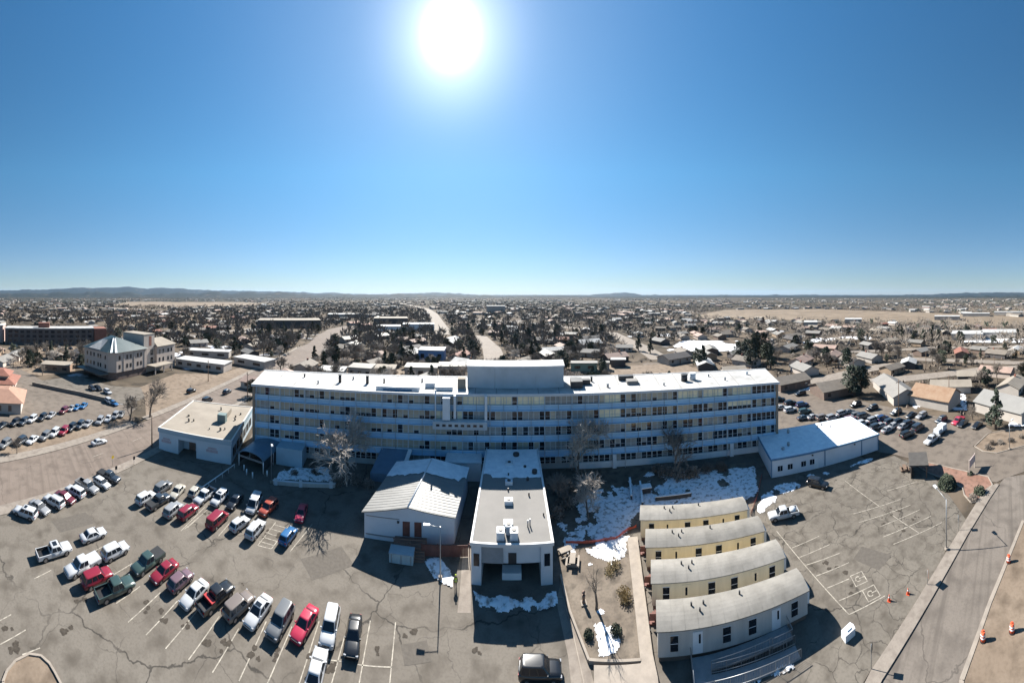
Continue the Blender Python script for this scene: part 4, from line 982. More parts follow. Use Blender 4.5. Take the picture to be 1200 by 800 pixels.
def car(kind, col, tail, nose, label, extra=None, group='cars parked in the front lot', zz=.7):
    t, n = P(*tail, zz), P(*nose, zz); c = (t+n)/2; d = n-t
    pr = get_proto(kind, extra); cat = {'pickup': 'pickup truck', 'van': 'van'}.get(kind, 'car')
    rz = math.atan2(d.y, d.x)
    return dup(pr[0], (c.x, c.y, .02), rz, label, group, scale=.86, paint=PAINT[col], cat=cat)
CARS = [
 ('suv', 'white', (42, 604), (18, 595), 'white SUV with a dark sunroof at the near end of the row along the road', 'roof'),
 ('sedan', 'silver', (36, 586), (57, 600), 'silver white sedan facing out beside the white sunroof SUV by the road'),
 ('suv', 'white', (75, 593), (52, 580), 'plain white SUV left of the maroon car in the row along the road', 'rails'),
 ('sedan', 'maroon', (66, 576), (87, 587), 'maroon sedan, only dark red car in the row along the road'),
 ('suv', 'white', (99, 581), (78, 569), 'white SUV between the maroon sedan and the silver pickup by the road'),
 ('pickup', 'silver', (89, 561), (116, 577), 'silver pickup with an empty dark bed in the row along the road'),
 ('hatch', 'white', (111, 560), (128, 570), 'small white hatchback between the silver and the dark pickup by the road'),
 ('pickup', 'slate', (113, 551), (143, 564), 'dark pickup with a covered bed at the far end of the row along the road', 'lid'),
 ('pickup', 'white', (42, 651), (84, 638), 'white pickup with black sunroof and open bed standing alone at the left', 'proof'),
 ('sedan', 'white', (96, 630), (122, 620), 'white sedan parked alone above the white sunroof pickup'),
 ('pickup', 'white', (115, 652), (77, 671), 'white pickup with white bed cover beside a red SUV, facing the camera', 'plid'),
 ('suv', 'white', (120, 652), (149, 637), 'white SUV with its tail to the camera between red and white covered trucks'),
 ('suv', 'red', (97, 683), (129, 668), 'red SUV squeezed between a white covered pickup and a green pickup'),
 ('pickup', 'green', (114, 698), (155, 679), 'dark green pickup with an empty black bed next to the first painted bay'),
 ('pickup', 'green', (190, 645), (155, 670), 'dark green pickup facing the camera beside the dark red sedan', 'lid'),
 ('sedan', 'red', (206, 657), (178, 679), 'dark red sedan between a green pickup and a mauve car'),
 ('hatch', 'mauve', (200, 688), (222, 669), 'small mauve grey car right of the dark red sedan'),
 ('sedan', 'white', (241, 680), (213, 709), 'white sedan left of the black pickup with the red toolbox'),
 ('pickup', 'black', (234, 714), (271, 683), 'black pickup with a red toolbox in its open bed', 'tool'),
 ('suv', 'taupe', (264, 722), (294, 695), 'taupe SUV just right of the black pickup'),
 ('sedan', 'white', (315, 697), (289, 733), 'white sedan with a dark sunroof beside the taupe SUV', 'roof'),
 ('suv', 'grey', (339, 708), (317, 745), 'dark grey SUV left of the bright red sedan'),
 ('sedan', 'bright', (367, 712), (346, 747), 'bright red sedan in the front row of bays'),
 ('suv', 'white', (391, 712), (382, 755), 'white SUV between the bright red and the black sedan'),
 ('sedan', 'black', (417, 720), (411, 768), 'black sedan at the right end of the front row'),
 ('sedan', 'white', (366, 803), (375, 766), 'white sedan cut off by the bottom of the photo'),
 ('suv', 'white', (160, 589), (181, 576), 'white SUV first on the left of the upper parking row'),
 ('suv', 'grey', (184, 575), (198, 565), 'dark grey hatch SUV at the back left of the upper parking row'),
 ('sedan', 'cream', (215, 567), (200, 583), 'cream white sedan behind the slate pickup of the upper row'),
 ('pickup', 'slate', (172, 595), (199, 578), 'slate pickup with a black bed cover in the upper row', 'lid'),
 ('suv', 'silver', (194, 604), (211, 589), 'silver SUV left of the crimson SUV in the upper row'),
 ('suv', 'red', (211, 606), (229, 592), 'crimson SUV right of the silver SUV in the upper row', 'rails'),
 ('hatch', 'cream', (224, 580), (234, 569), 'small cream car at the foot of the white rail by the annex'),
 ('pickup', 'white', (250, 572), (229, 589), 'white pickup with its bed towards the building shade'),
 ('suv', 'white', (264, 576), (250, 590), 'white SUV with sunroof at the edge of the building shade', 'roof'),
 ('sedan', 'black', (281, 580), (269, 593), 'dark car lost in the building shade behind the large red SUV'),
 ('van', 'red', (243, 619), (266, 598), 'large red SUV in the middle of the upper row'),
 ('hatch', 'white', (272, 619), (289, 606), 'white hatchback right of the large red SUV'),
 ('suv', 'white', (291, 629), (307, 610), 'white SUV right of the white hatchback and left of the hatched bay', 'rails'),
 ('van', 'white', (303, 581), (292, 600), 'tall white SUV half in the building shade behind the white hatchback'),
 ('suv', 'rust', (321, 588), (308, 600), 'rust red SUV half in the building shade'),
 ('sedan', 'bright', (356, 591), (350, 609), 'light red sedan at the right end of the upper row by the shade'),
 ('hatch', 'blue', (330, 636), (345, 617), 'blue hatchback right of the yellow hatched bay'),
]
for c in CARS: car(*c)
car('sedan', 'white', (105, 520), (127, 514), 'white sedan driving on the four lane road', group='cars on the road')
car('suv', 'black', (606, 783), (660, 783), 'black SUV standing across the bottom edge in front of the loading bay', group='cars by the buildings')
car('pickup', 'white', (937, 597), (898, 605), 'white work pickup beside the snowy yard of the right lot', group='cars by the buildings')
wp = [o for o in bpy.data.objects if o.get('label') == 'white work pickup beside the snowy yard of the right lot'][0]
c = MB(); c.blob((-1.9, 0, 1.15), .7, seed=3, sq=.6); c.build('load', M_whitemetal, wp)
car('suv', 'black', (947, 563), (970, 568), 'dark SUV standing alone along the front of the right annex', group='cars by the buildings')  # its black paint stands for the shade around it
for pr, _ in PROTO.values():                                     # the models the copies came from
    for ch in list(pr.children):
        for g in list(ch.children): bpy.data.objects.remove(g)
        bpy.data.objects.remove(ch)
    bpy.data.objects.remove(pr)
# the far rows: small in the picture, one mesh each
FARP = {k: car_proto(k, name={'pickup': 'pickup_truck', 'van': 'parked_van'}.get(k, 'parked_car'), one=True) for k in ('sedan', 'suv', 'pickup', 'van')}
fr = random.Random(5)
def far(u, v, kind, col, hd, place, group):
    q = P(u, v, .6); kn = {'suv': 'SUV', 'van': 'van', 'sedan': 'sedan', 'pickup': 'pickup'}[kind]
    dup(FARP[kind], (q.x, q.y, .02), hd, '%s %s %s' % (dict(slate='dark blue', darkblue='dark blue', grey='grey', mauve='mauve').get(col, col), kn, place), group, scale=.9, paint=PAINT[col], cat={'pickup': 'pickup truck', 'van': 'van'}.get(kind, 'car'))
h1 = R(-35)
for (u, v, k, c) in [(3, 498, 'sedan', 'black'), (18, 495, 'suv', 'black'), (28, 494, 'suv', 'slate'), (38, 491, 'suv', 'white'), (50, 489, 'suv', 'black'), (60, 486, 'sedan', 'silver'), (75, 481, 'suv', 'maroon'), (84, 478, 'sedan', 'silver'), (90, 477, 'sedan', 'blue'), (98, 475, 'sedan', 'blue')]:
    far(u, v, k, c, h1+fr.uniform(-.06, .06), 'in the upper row of the car park across the road', 'cars in the upper row across the road')
for (u, v, k, c) in [(6, 520, 'suv', 'grey'), (24, 517, 'suv', 'slate'), (38, 515, 'sedan', 'white'), (53, 511, 'suv', 'grey'), (64, 507, 'suv', 'white'), (75, 505, 'suv', 'red'), (84, 501, 'suv', 'black'), (94, 498, 'suv', 'slate'), (103, 496, 'sedan', 'silver'), (117, 493, 'suv', 'silver'), (127, 490, 'sedan', 'white'), (135, 487, 'suv', 'silver'), (142, 485, 'sedan', 'grey')]:
    far(u, v, k, c, h1+fr.uniform(-.06, .06), 'in the lower row of the car park across the road', 'cars in the lower row across the road')
for (u, v, k, c) in [(108, 455, 'suv', 'slate'), (115, 455, 'suv', 'black'), (126, 459, 'suv', 'white'), (128, 470, 'suv', 'white'), (133, 472, 'sedan', 'blue')]:
    far(u, v, k, c, R(15)+fr.uniform(-.1, .1), 'by the low wall below the green roofed building', 'cars by the low wall')
for i_, u in enumerate((4, 12, 19, 27, 36, 44, 53, 60, 68, 75, 83)):
    far(u, 410-(i_ % 3)*2.2, ('suv', 'sedan', 'suv')[i_ % 3], ('black', 'white', 'slate', 'silver', 'grey')[i_ % 5], R(20), 'on the bare lot before the long dark block', 'cars before the long dark block')
for (u, v, k, c, n_) in [(224, 458, 'suv', 'black', 'on the dirt lot beside the long road'), (266, 459, 'suv', 'slate', 'driving on the long road'), (243, 469, 'van', 'black', 'on the long road behind the clinic annex')]:
    far(u, v, k, c, R(110), n_, 'vehicles by the long road')
RC = [(906, 467, 'suv', 'slate'), (913, 468, 'suv', 'black'), (926, 472, 'suv', 'black'), (908, 477, 'sedan', 'silver'), (916, 477, 'sedan', 'silver'), (926, 480, 'suv', 'white'), (940, 474, 'suv', 'darkblue'), (943, 482, 'suv', 'green'), (942, 489, 'sedan', 'slate'), (953, 488, 'sedan', 'silver'), (964, 489, 'suv', 'taupe'), (975, 489, 'suv', 'silver'),
      (987, 484, 'suv', 'silver'), (995, 482, 'sedan', 'grey'), (996, 491, 'suv', 'mauve'), (1005, 486, 'suv', 'grey'), (1012, 488, 'van', 'slate'), (1002, 494, 'sedan', 'slate'), (1010, 496, 'suv', 'white'), (1023, 492, 'suv', 'silver'), (1029, 489, 'sedan', 'white'), (1034, 490, 'suv', 'darkblue'), (1027, 500, 'suv', 'slate'), (1033, 498, 'sedan', 'silver'), (1040, 503, 'sedan', 'silver'), (1043, 494, 'suv', 'slate'),
      (1048, 498, 'sedan', 'silver'), (1054, 494, 'suv', 'black'), (1059, 499, 'sedan', 'silver'), (1065, 496, 'suv', 'slate'), (1076, 501, 'van', 'slate'), (1063, 509, 'suv', 'black')]
for (u, v, k, c) in RC: far(u, v, k, c, R(-22)+fr.uniform(-.1, .1), 'in the crowded lot behind the right annex', 'cars in the lot behind the right annex')
for (u, v, k, c) in [(938, 461, 'suv', 'black'), (1003, 474, 'suv', 'black'), (1022, 478, 'suv', 'black'), (1050, 483, 'suv', 'slate'), (1068, 486, 'sedan', 'black'), (1080, 487, 'suv', 'silver'), (1103, 492, 'suv', 'slate'), (1145, 498, 'sedan', 'black')]:
    far(u, v, k, c, R(158)+fr.uniform(-.05, .05), 'along the street edge beyond the crowded lot', 'cars along the far street edge')
for (u, v, k, c, n_) in [(1123, 493, 'pickup', 'bright', 'parked on the street before the rusty roofed house'), (1092, 515, 'pickup', 'white', 'turning on the side street'), (1128, 496, 'sedan', 'black', 'next to the red pickup on the street')]:
    far(u, v, k, c, R(160), n_, 'vehicles on the side street')
bt = P(1101, 508).xy
tr = thing('equipment_trailer', 'pale utility trailer with boxes behind the white pickup on the side street', 'trailer', (bt.x, bt.y, 0), R(160))
b = MB(); b.box(-2.4, 1.9, -1, 1, .55, .75); b.box(1.9, 3.0, -.06, .06, .55, .65); b.build('frame', M_steel, tr)
b = MB(); b.box(-2.2, -.2, -.9, .9, .76, 2.1); b.box(.1, 1.6, -.8, .8, .76, 1.6); b.build('boxes', M_whitemetal, tr)
for e in (-1, 1): b = MB(); b.tube((-.6, e*.85, .35), (-.6, e*1.05, .35), .35, n=12); b.build('wheel', M_tyre, tr)
for o in FARP.values(): bpy.data.objects.remove(o)
# ================================================================== TREES
def skew(d, r, amt):
    v = Vector((r.gauss(0, 1), r.gauss(0, 1), r.gauss(0, 1))); return (d+v.normalized()*amt).normalized()
def bare_meshes(seed, h, lev=5, spread=.62, tw=M_twig, thin=1.0, kids=(4, 4, 4, 3, 3)):
    """trunk and crown of a leafless tree: limbs that fork down to twigs"""
    r = random.Random(seed); tb, cb = MB(), MB()
    def grow(p, d, ln, rad, k):
        q = p; segs = 3 if k < 2 else 2
        dd = d; pts = [p]
        for s in range(segs):
            dd = skew(dd, r, .16); q = q+dd*ln/segs; pts.append(q)
        b = tb if k == 0 else cb
        n = 7 if k == 0 else 5 if k == 1 else 3
        for s in range(segs):
            b.tube(pts[s], pts[s+1], rad*(1-.5*s/segs), rad*(1-.5*(s+1)/segs), n=n, cap=False, smooth=k < 3)
        if k >= lev: return
        for c in range(kids[min(k, len(kids)-1)]):
            f = r.uniform(.35, 1) if c else 1
            i = min(segs-1, int(f*segs)); st = pts[i].lerp(pts[i+1], f*segs-i) if f < 1 else pts[-1]
            nd = skew(dd, r, spread*(1.15 if k else 1)); nd.z += .12 if k < 2 else .02; nd.normalize()
            grow(st, nd, ln*r.uniform(.55, .8), max(.012*thin, rad*.5), k+1)
    grow(Vector((0, 0, -.05)), Vector((0, 0, 1)), h*.3, h*.024, 0)
    return tb.mesh('trunk', M_bark), cb.mesh('crown', tw)
def leafy_meshes(seed, h, w, m, n=900, leaf=.42, conical=False):
    """a juniper or pine: foliage sprays filling clumps around limbs"""
    r = random.Random(seed); tb, cb = MB(), MB()
    tb.tube((0, 0, -.05), (0, 0, h*.75), h*.035, h*.012, n=7)
    cl = []
    for i in range(20):
        z = h*(.16+.78*(i+.5)/20); f = (1-(z/h-.16)/.9) if conical else math.sin(PI*min(1, (z/h)*.92+.06))**.7
        a = r.uniform(0, 2*PI); rr = w*.5*f*r.uniform(.25, .8)
        c = Vector((rr*math.cos(a), rr*math.sin(a), z)); cl.append((c, w*.2*max(.35, f)*r.uniform(.8, 1.3)))
        tb.tube((0, 0, z*.85), tuple(c), h*.01, h*.004, n=4, cap=False)
    for i in range(n):
        c, s = r.choice(cl); d = Vector((r.gauss(0, 1), r.gauss(0, 1), r.gauss(0, .8))).normalized()
        p = c+d*s*r.uniform(.5, 1.15)
        u = skew(d, r, .9); v = u.orthogonal().normalized(); l_ = leaf*r.uniform(.5, 1.2)
        v = (v+d*r.uniform(-.5, .5)).normalized()
        cb.add([p-v*l_*.5, p+u*l_*.35-v*l_*.1, p+v*l_*.5, p-u*l_*.4], [(0, 1, 2, 3)])
    return tb.mesh('trunk', M_bark), cb.mesh('crown', m)
def tree(name, meshes, loc, label, cat='tree', group=None, rz=0, s=1.0):
    o = thing(name, label, cat, loc, rz, group); o.scale = (s, s, s) if not isinstance(s, tuple) else s
    for nme, me in zip(('trunk', 'crown'), meshes):
        c = bpy.data.objects.new(nme, me); COL.objects.link(c); c.parent = o
    return o
B0 = bare_meshes(1, 9.5, 5, .62, M_twig2, 2.0, (6, 5, 4, 4, 4)); B1 = bare_meshes(2, 8, 5, .68, M_twig2, 2.0, (6, 5, 4, 4, 4)); B2 = bare_meshes(3, 9, 5, .6, M_twig, 2.0, (5, 5, 4, 4, 3)); B3 = bare_meshes(4, 6, 4, .75, M_twig, 2.2, (6, 5, 5, 4)); B4 = bare_meshes(9, 8.5, 4, .5, M_twig, 1.0, (3, 3, 3, 3))
def at(u, v): q = P(u, v); return (q.x, q.y, 0)
tree('bare_tree', B0, at(405, 564), 'bare pale tree in front of the left wing, beside the shed', s=1.75)
tree('bare_tree', B1, at(676, 558), 'large bare pale tree before the middle right of the facade', s=2.0, rz=1)
tree('bare_tree', B1, at(689, 607), 'smaller bare tree on the snow nearest the long flat building', s=1.1, rz=2)
tree('bare_tree', B2, at(792, 560), 'thin dark bare tree before the right wing of the hospital', s=1.35, rz=.5)
tree('bare_tree', B4, at(699, 714), 'slender leaning bare tree in the bed left of the board walk', s=.9, rz=2.2)
tree('bare_tree', B2, at(655, 590), 'bare grey tree right beside the long flat building', s=.95, rz=4)
tree('bare_tree', B2, at(176, 489), 'bushy bare tree nearest the light road verge across from the annex', s=1.6, rz=1.3)
tree('bare_tree', B3, at(152, 493), 'rounded dark bare tree at the end of the lower car row', s=1.8)
tree('bare_tree', B3, at(20, 532), 'small bare tree on the verge at the left edge', s=.9, rz=2)
tree('bare_tree', B2, at(50, 440), 'bare tree in front of the long dark building at the left', s=.8, rz=3)
tree('bare_tree', B3, at(1140, 492), 'wide bare bush tree left of the pale gabled house', s=1.1, rz=.7)
def shrub_mesh(seed, w, h, m, n=420, leaf=.22, dens=.6):
    r = random.Random(seed); b = MB()
    for i in range(26):
        a = r.uniform(0, 2*PI); t = r.uniform(.1, 1.1); d = Vector((math.cos(a)*math.sin(t), math.sin(a)*math.sin(t), math.cos(t)))
        b.tube((0, 0, 0), (d.x*w*.45, d.y*w*.45, d.z*h*.9), .02, .006, n=3, cap=False)
    for i in range(n):
        d = Vector((r.gauss(0, 1), r.gauss(0, 1), abs(r.gauss(0, 1)))).normalized(); k = r.uniform(dens, 1)+.12*noise.noise(d*2.5+Vector((seed, 0, 0)))
        p = Vector((d.x*w*.5*k, d.y*w*.5*k, .05+d.z*h*k)); u = skew(d, r, 1); v = u.orthogonal().normalized(); l_ = leaf*r.uniform(.6, 1.3)
        b.add([p-v*l_*.5, p+u*l_*.4, p+v*l_*.5, p-u*l_*.4], [(0, 1, 2, 3)])
    return b.mesh('shrub', m)
def shrub(me, u, v, label, s=1.0, name='shrub', rz=0, group=None, cat='shrub'):
    o = bpy.data.objects.new(name, me); COL.objects.link(o); o.location = at(u, v); o.rotation_euler = (0, 0, rz); o.scale = (s, s, s); return tag(o, label, cat, group)
SH0 = shrub_mesh(1, 3.4, 2.1, M_fol, 2600, .3, .85); SH1 = shrub_mesh(2, 2.2, 1.3, M_twig, 500, .2, .3); SH2 = shrub_mesh(3, 2.0, 1.0, M_dry, 520, .17, .1); SH3 = shrub_mesh(4, 2.4, 1.4, M_fol, 700, .26, .3)
shrub(SH0, 1110, 570, 'round dark green clipped bush on the right lot')
shrub(SH3, 1148, 578, 'dark green low shrub in the corner bed by the road')
shrub(SH1, 1140, 586, 'brown twiggy shrub at the lower end of the corner bed', .9)
shrub(SH3, 1137, 556, 'small dark shrub under the sign in the corner bed', .55)
for i, (u, v, s) in enumerate([(780, 557, 1.6), (795, 560, 1.7), (812, 558, 1.6), (828, 553, 1.5), (845, 550, 1.3), (770, 552, 1.2)]): shrub(SH1, u, v, 'brown leafless shrub in the hedge below the right wing', s, rz=i, group='brown hedge shrubs below the right wing')
for i, (u, v, s) in enumerate([(655, 575, 1.5), (662, 592, 1.6), (652, 605, 1.3), (670, 575, 1.3), (700, 560, 1.2)]): shrub(SH1, u, v, 'grey leafless shrub beside the long flat building', s, rz=i, group='grey shrubs beside the long flat building')
for i, (u, v, s) in enumerate([(720, 664, 1.0), (714, 672, .8), (731, 698, 1.0), (733, 706, .8)]): shrub(SH2, u, v, 'pale straw coloured shrub in the bed beside the board walk', s, rz=i, group='straw coloured shrubs in the bed')
shrub(SH3, 722, 742, 'dark green shrub at the lower end of the bed', .6); shrub(SH3, 690, 746, 'dark shrub at the lower left corner of the bed', .5)
for i, (u, v, s) in enumerate([(395, 568, 1.2), (418, 566, 1.3), (432, 570, 1.2), (345, 556, .8), (368, 554, .8)]): shrub(SH1, u, v, 'leafless shrub in the shaded court under the left wing', s, rz=i, group='leafless shrubs in the shaded court')
for i, (u, v) in enumerate([(1172, 520), (1185, 518), (1163, 521), (1197, 513), (1158, 526)]): shrub(SH1, u, v, 'brown low shrub among rocks in the far corner bed', .9, rz=i, group='low shrubs in the far corner bed')
# ================================================================== POLES, SIGNS, SMALL THINGS
def light_pole(u, v, h, arm, label, head=M_lamp):
    q = P(u, v); t = thing('light_pole', label, 'light pole', (q.x, q.y, 0))
    b = MB(); b.tube((0, 0, 0), (0, 0, .45), .24, n=12); b.build('base', M_kerb, t)
    b = MB(); b.tube((0, 0, .45), (0, 0, h), .085, .055, n=10); b.build('pole', M_steel, t)
    d = Vector((*arm, 0)); e = d+Vector((0, 0, h+.12))
    b = MB(); b.tube((0, 0, h-.1), tuple(e), .04, n=7); b.build('arm', M_steel, t)
    dn = d.normalized(); s_ = Vector((-dn.y, dn.x, 0)); b = MB(); c = e+dn*.2
    b.add([tuple(c+dn*x*.42+s_*y*.2+Vector((0, 0, z))) for z in (-.09, .08) for x, y in ((-1, -.7), (1, -1), (1, 1), (-1, .7))], [(3, 2, 1, 0), (4, 5, 6, 7), (0, 1, 5, 4), (1, 2, 6, 5), (2, 3, 7, 6), (3, 0, 4, 7)]); b.build('lamp_head', M_whitemetal, t)
light_pole(516, 679, 6.7, (-1.5, -.25), 'tall light pole with one white lamp head standing by the shed ramp')
light_pole(1109, 645, 7.2, (2.2, 2.0), 'light pole with a long bent arm at the edge of the right lot')
light_pole(1183, 527, 6.5, (.8, -.5), 'pale light pole in the far corner bed by the side street')
light_pole(318, 566, 7.5, (.5, -.4), 'slim flood light pole in front of the shaded court at left')
def wood_pole(u, v, h, label, cross=True):
    q = P(u, v); t = thing('utility_pole', label, 'utility pole', (q.x, q.y, 0), R(-23))
    b = MB(); b.tube((0, 0, 0), (0, 0, h), .16, .1, n=8); b.build('pole', M_pole, t)
    if cross:
        b = MB(); b.box(-1.1, 1.1, -.06, .06, h-.9, h-.75); a = b.build('cross_arm', M_pole, t)
        for x in (-1, -.4, .4, 1): b = MB(); b.tube((x, 0, h-.75), (x, 0, h-.6), .05, n=6); b.build('insulator', M_dark, a)
wood_pole(178, 524, 7.6, 'brown timber pole at the road corner of the clinic annex', False)
wood_pole(290, 466, 9, 'brown utility pole behind the clinic annex by the hospital end')
wood_pole(1053, 488, 11, 'dark utility pole behind the crowded lot')
wood_pole(368, 424, 9, 'utility pole beside the long road behind the left wing')
wood_pole(1112, 470, 9, 'utility pole beside the rusty roofed house')
for u, v in ((135, 420), (312, 412), (244, 447), (1165, 440), (1000, 442), (1085, 434)): wood_pole(u, v, 9, 'thin utility pole standing among the houses')
for o in list(bpy.data.objects):
    if o.get('label') == 'thin utility pole standing among the houses': o['group'] = 'thin utility poles among the houses'
def sign(u, v, h, w_, hh, m, label, rz=0, face=None, diamond=False, mark=None):
    q = P(u, v); t = thing('road_sign', label, 'sign', (q.x, q.y, 0), rz)
    b = MB(); b.tube((0, 0, 0), (0, 0, h), .035, n=6); b.build('post', M_steel, t)
    b = MB(); c = h-hh/2
    if diamond: b.add([(0, y, c-hh*.7) if 0 else p for y in (-.05, -.075) for p in ((0, y, c-hh*.7), (hh*.7, y, c), (0, y, c+hh*.7), (-hh*.7, y, c))], [(0, 1, 2, 3), (7, 6, 5, 4), (0, 4, 5, 1), (1, 5, 6, 2), (2, 6, 7, 3), (3, 7, 4, 0)])
    else: b.box(-w_/2, w_/2, -.075, -.05, c-hh/2, c+hh/2)
    b.build('panel', m, t)
sign(132, 546, 2.2, .6, .6, M_yellow, 'yellow diamond sign on the pavement by the parked cars', R(110), diamond=True)
sign(157, 545, 1.9, .5, .7, M_dark, 'dark backed sign at the corner of the lot entrance', R(100)); sign(136, 557, 1.9, .5, .7, M_dark, 'dark backed sign beside the dark covered pickup', R(100))
sign(1123, 622, 2.4, .55, .75, M_dark, 'dark backed sign on the right pavement near the light pole', R(20)); sign(1021, 785, 2.5, .5, .75, M_dark, 'dark sign at the bottom end of the right pavement', R(10))
sign(1087, 686, 1.9, .9, .9, M_brown, 'brown diamond work sign on a low stand at the pavement edge', R(20), diamond=True)
q = P(1139, 552); t = thing('entrance_sign', 'pale pink framed sign board over the corner bed', 'sign', (q.x, q.y, 0), R(-15))
for x in (-1.5, 1.5): b = MB(); b.box(x-.09, x+.09, -.09, .09, 0, 3.0); b.build('post', M_stucco, t)
b = MB(); b.box(-1.4, 1.4, -.08, .08, 1.3, 2.8); b.build('panel', mat('pale_pink_board', (.45, .36, .34), .7, .12, 1), t)
def drum(u, v, label, h=1.0):
    q = P(u, v); t = thing('traffic_drum', label, 'traffic drum', (q.x, q.y, 0), 0, 'orange drums beside the right road')
    b = MB(); b.tube((0, 0, 0), (0, 0, .1), .33, n=14); b.build('base', M_black, t)
    b = MB(); b.tube((0, 0, .1), (0, 0, h), .27, .2, n=14); b.tube((0, 0, h), (0, 0, h+.12), .06, n=6); b.build('body', M_orange, t)
    for z in (.4, .68): b = MB(); b.tube((0, 0, z), (0, 0, z+.12), .27, .25, n=14, cap=False); b.build('stripe', M_white, t)
drum(1182, 659, 'orange drum farthest up the verge of the right road'); drum(1152, 751, 'orange drum at the very edge of the right road'); drum(1186, 741, 'orange drum deeper in the dirt of the right verge')
def cone(u, v, label):
    q = P(u, v); t = thing('traffic_cone', label, 'traffic cone', (q.x, q.y, 0), 0, 'orange cones on the right lot')
    b = MB(); b.box(-.2, .2, -.2, .2, 0, .05); b.build('base', M_orange, t)
    b = MB(); b.tube((0, 0, .05), (0, 0, .75), .15, .03, n=12); b.build('body', M_orange, t)
    b = MB(); b.tube((0, 0, .42), (0, 0, .56), .097, .075, n=12, cap=False); b.build('stripe', M_white, t)
cone(1042, 704, 'orange cone nearest the painted wheelchair bays'); cone(1064, 696, 'orange cone nearest the brown work sign')
q = P(994, 745); t = thing('concrete_block', 'white concrete block lying on the lot below the last grey bay', 'block', (q.x, q.y, 0), R(-20))
b = MB(); b.prism([(-.7, -.4), (.6, -.45), (.72, 0), (.6, .4), (-.65, .38)], 0, .75); b.build('body', M_white, t)
b = MB(); b.box(-.3, .3, -.2, .2, .75, .85); b.build('cap', M_whitemetal, t)
for i, (u, v) in enumerate([(286, 551), (289, 556), (296, 560), (313, 558)]):
    q = P(u, v); b = MB(); b.tube((q.x, q.y, 0), (q.x, q.y, 1.05), .14, n=10); b.blob((q.x, q.y, 1.05), .14); o = b.build('bollard', M_white); tag(o, 'white bollard in front of the vaulted entrance canopy', 'bollard', 'white bollards before the canopy')
p0, p1 = P(236, 577, .0), P(275, 549, .0)
t = thing('hand_rail', 'long white rail running from the annex corner to the parked white pickup', 'railing', (p0.x, p0.y, 0)); d = p1-p0
b = MB(); b.tube((0, 0, .9), (d.x, d.y, .9), .1, n=8); b.build('rail', M_white, t)
for f in (.01, .2, .4, .6, .8, .99): b = MB(); b.tube((d.x*f, d.y*f, 0), (d.x*f, d.y*f, .88), .05, n=6); b.build('post', M_white, t)
cw = [P(320, 567), P(393, 571)]; t = thing('court_wall', 'low pale wall along the front of the snowy court', 'wall', (cw[0].x, cw[0].y, 0)); d = cw[1]-cw[0]; ang = math.atan2(d.y, d.x); t.rotation_euler = (0, 0, ang)
b = MB(); b.box(0, d.length, -.15, .15, 0, .7); b.build('wall', M_greyshade, t); b = MB(); b.box(-.05, d.length+.05, -.2, .2, .702, .8); b.build('cap', M_whitemetal, t)
for f in (.05, .45, .93): b = MB(); b.box(d.length*f-.3, d.length*f+.3, -.32, -.16, 0, 1.25); b.build('pier', M_whitemetal, t)
# low wall along the small car park by the green roofed building
wl = [P(38, 451), P(66, 457), P(95, 463), P(124, 470)]
t = thing('low_wall', 'long low grey wall along the shaded car park at the left', 'wall', (wl[0].x, wl[0].y, 0)); b = MB(); bc_ = MB()
for p, q in zip(wl, wl[1:]):
    d = (q-p).xy.normalized(); nn = Vector((-d.y, d.x))*.15; b.prism([p.xy-nn, q.xy-nn, q.xy+nn, p.xy+nn], 0, 1.1); nn *= 1.4; bc_.prism([p.xy-nn, q.xy-nn, q.xy+nn, p.xy+nn], 1.103, 1.22)
part(b, 'wall', mat('dark_block_wall', (.17, .15, .13), .9, .15, 1), t); part(bc_, 'cap', M_kerb, t)
# shade shelter at the corner of the right lot
q = P(1076, 553); t = thing('shade_shelter', 'flat roofed dark timber shelter at the corner of the right lot', 'shelter', (q.x, q.y, 0), R(20))
for x in (-2.2, 2.2):
    for y in (-1.5, 1.5): b = MB(); b.box(x-.1, x+.1, y-.1, y+.1, 0, 2.5); b.build('post', M_pole, t)
b = MB(); b.box(-2.6, 2.6, -1.9, 1.9, 2.5, 2.75); b.build('roof', mat('shelter_roof', (.06, .055, .05), .85, .2, 1), t)
b = MB(); b.box(-1.9, 1.9, .9, 1.3, .4, .48); b.build('bench', M_pole, t)
b = MB(); b.box(-2.1, 2.1, 1.45, 1.55, .1, 2.3); b.build('back_panel', M_dark, t)
q = P(1060, 551); t = thing('picnic_table', 'small dark picnic table left of the timber shelter', 'table', (q.x, q.y, 0), R(30))
b = MB(); b.box(-.9, .9, -.35, .35, .7, .76); b.build('table_top', M_pole, t)
for e in (-1, 1): b = MB(); b.box(-.9, .9, e*.75-.13, e*.75+.13, .4, .45); b.build('bench', M_pole, t); b = MB(); b.box(e*.6-.05, e*.6+.05, -.8, .8, 0, .39); b.build('leg', M_pole, t)
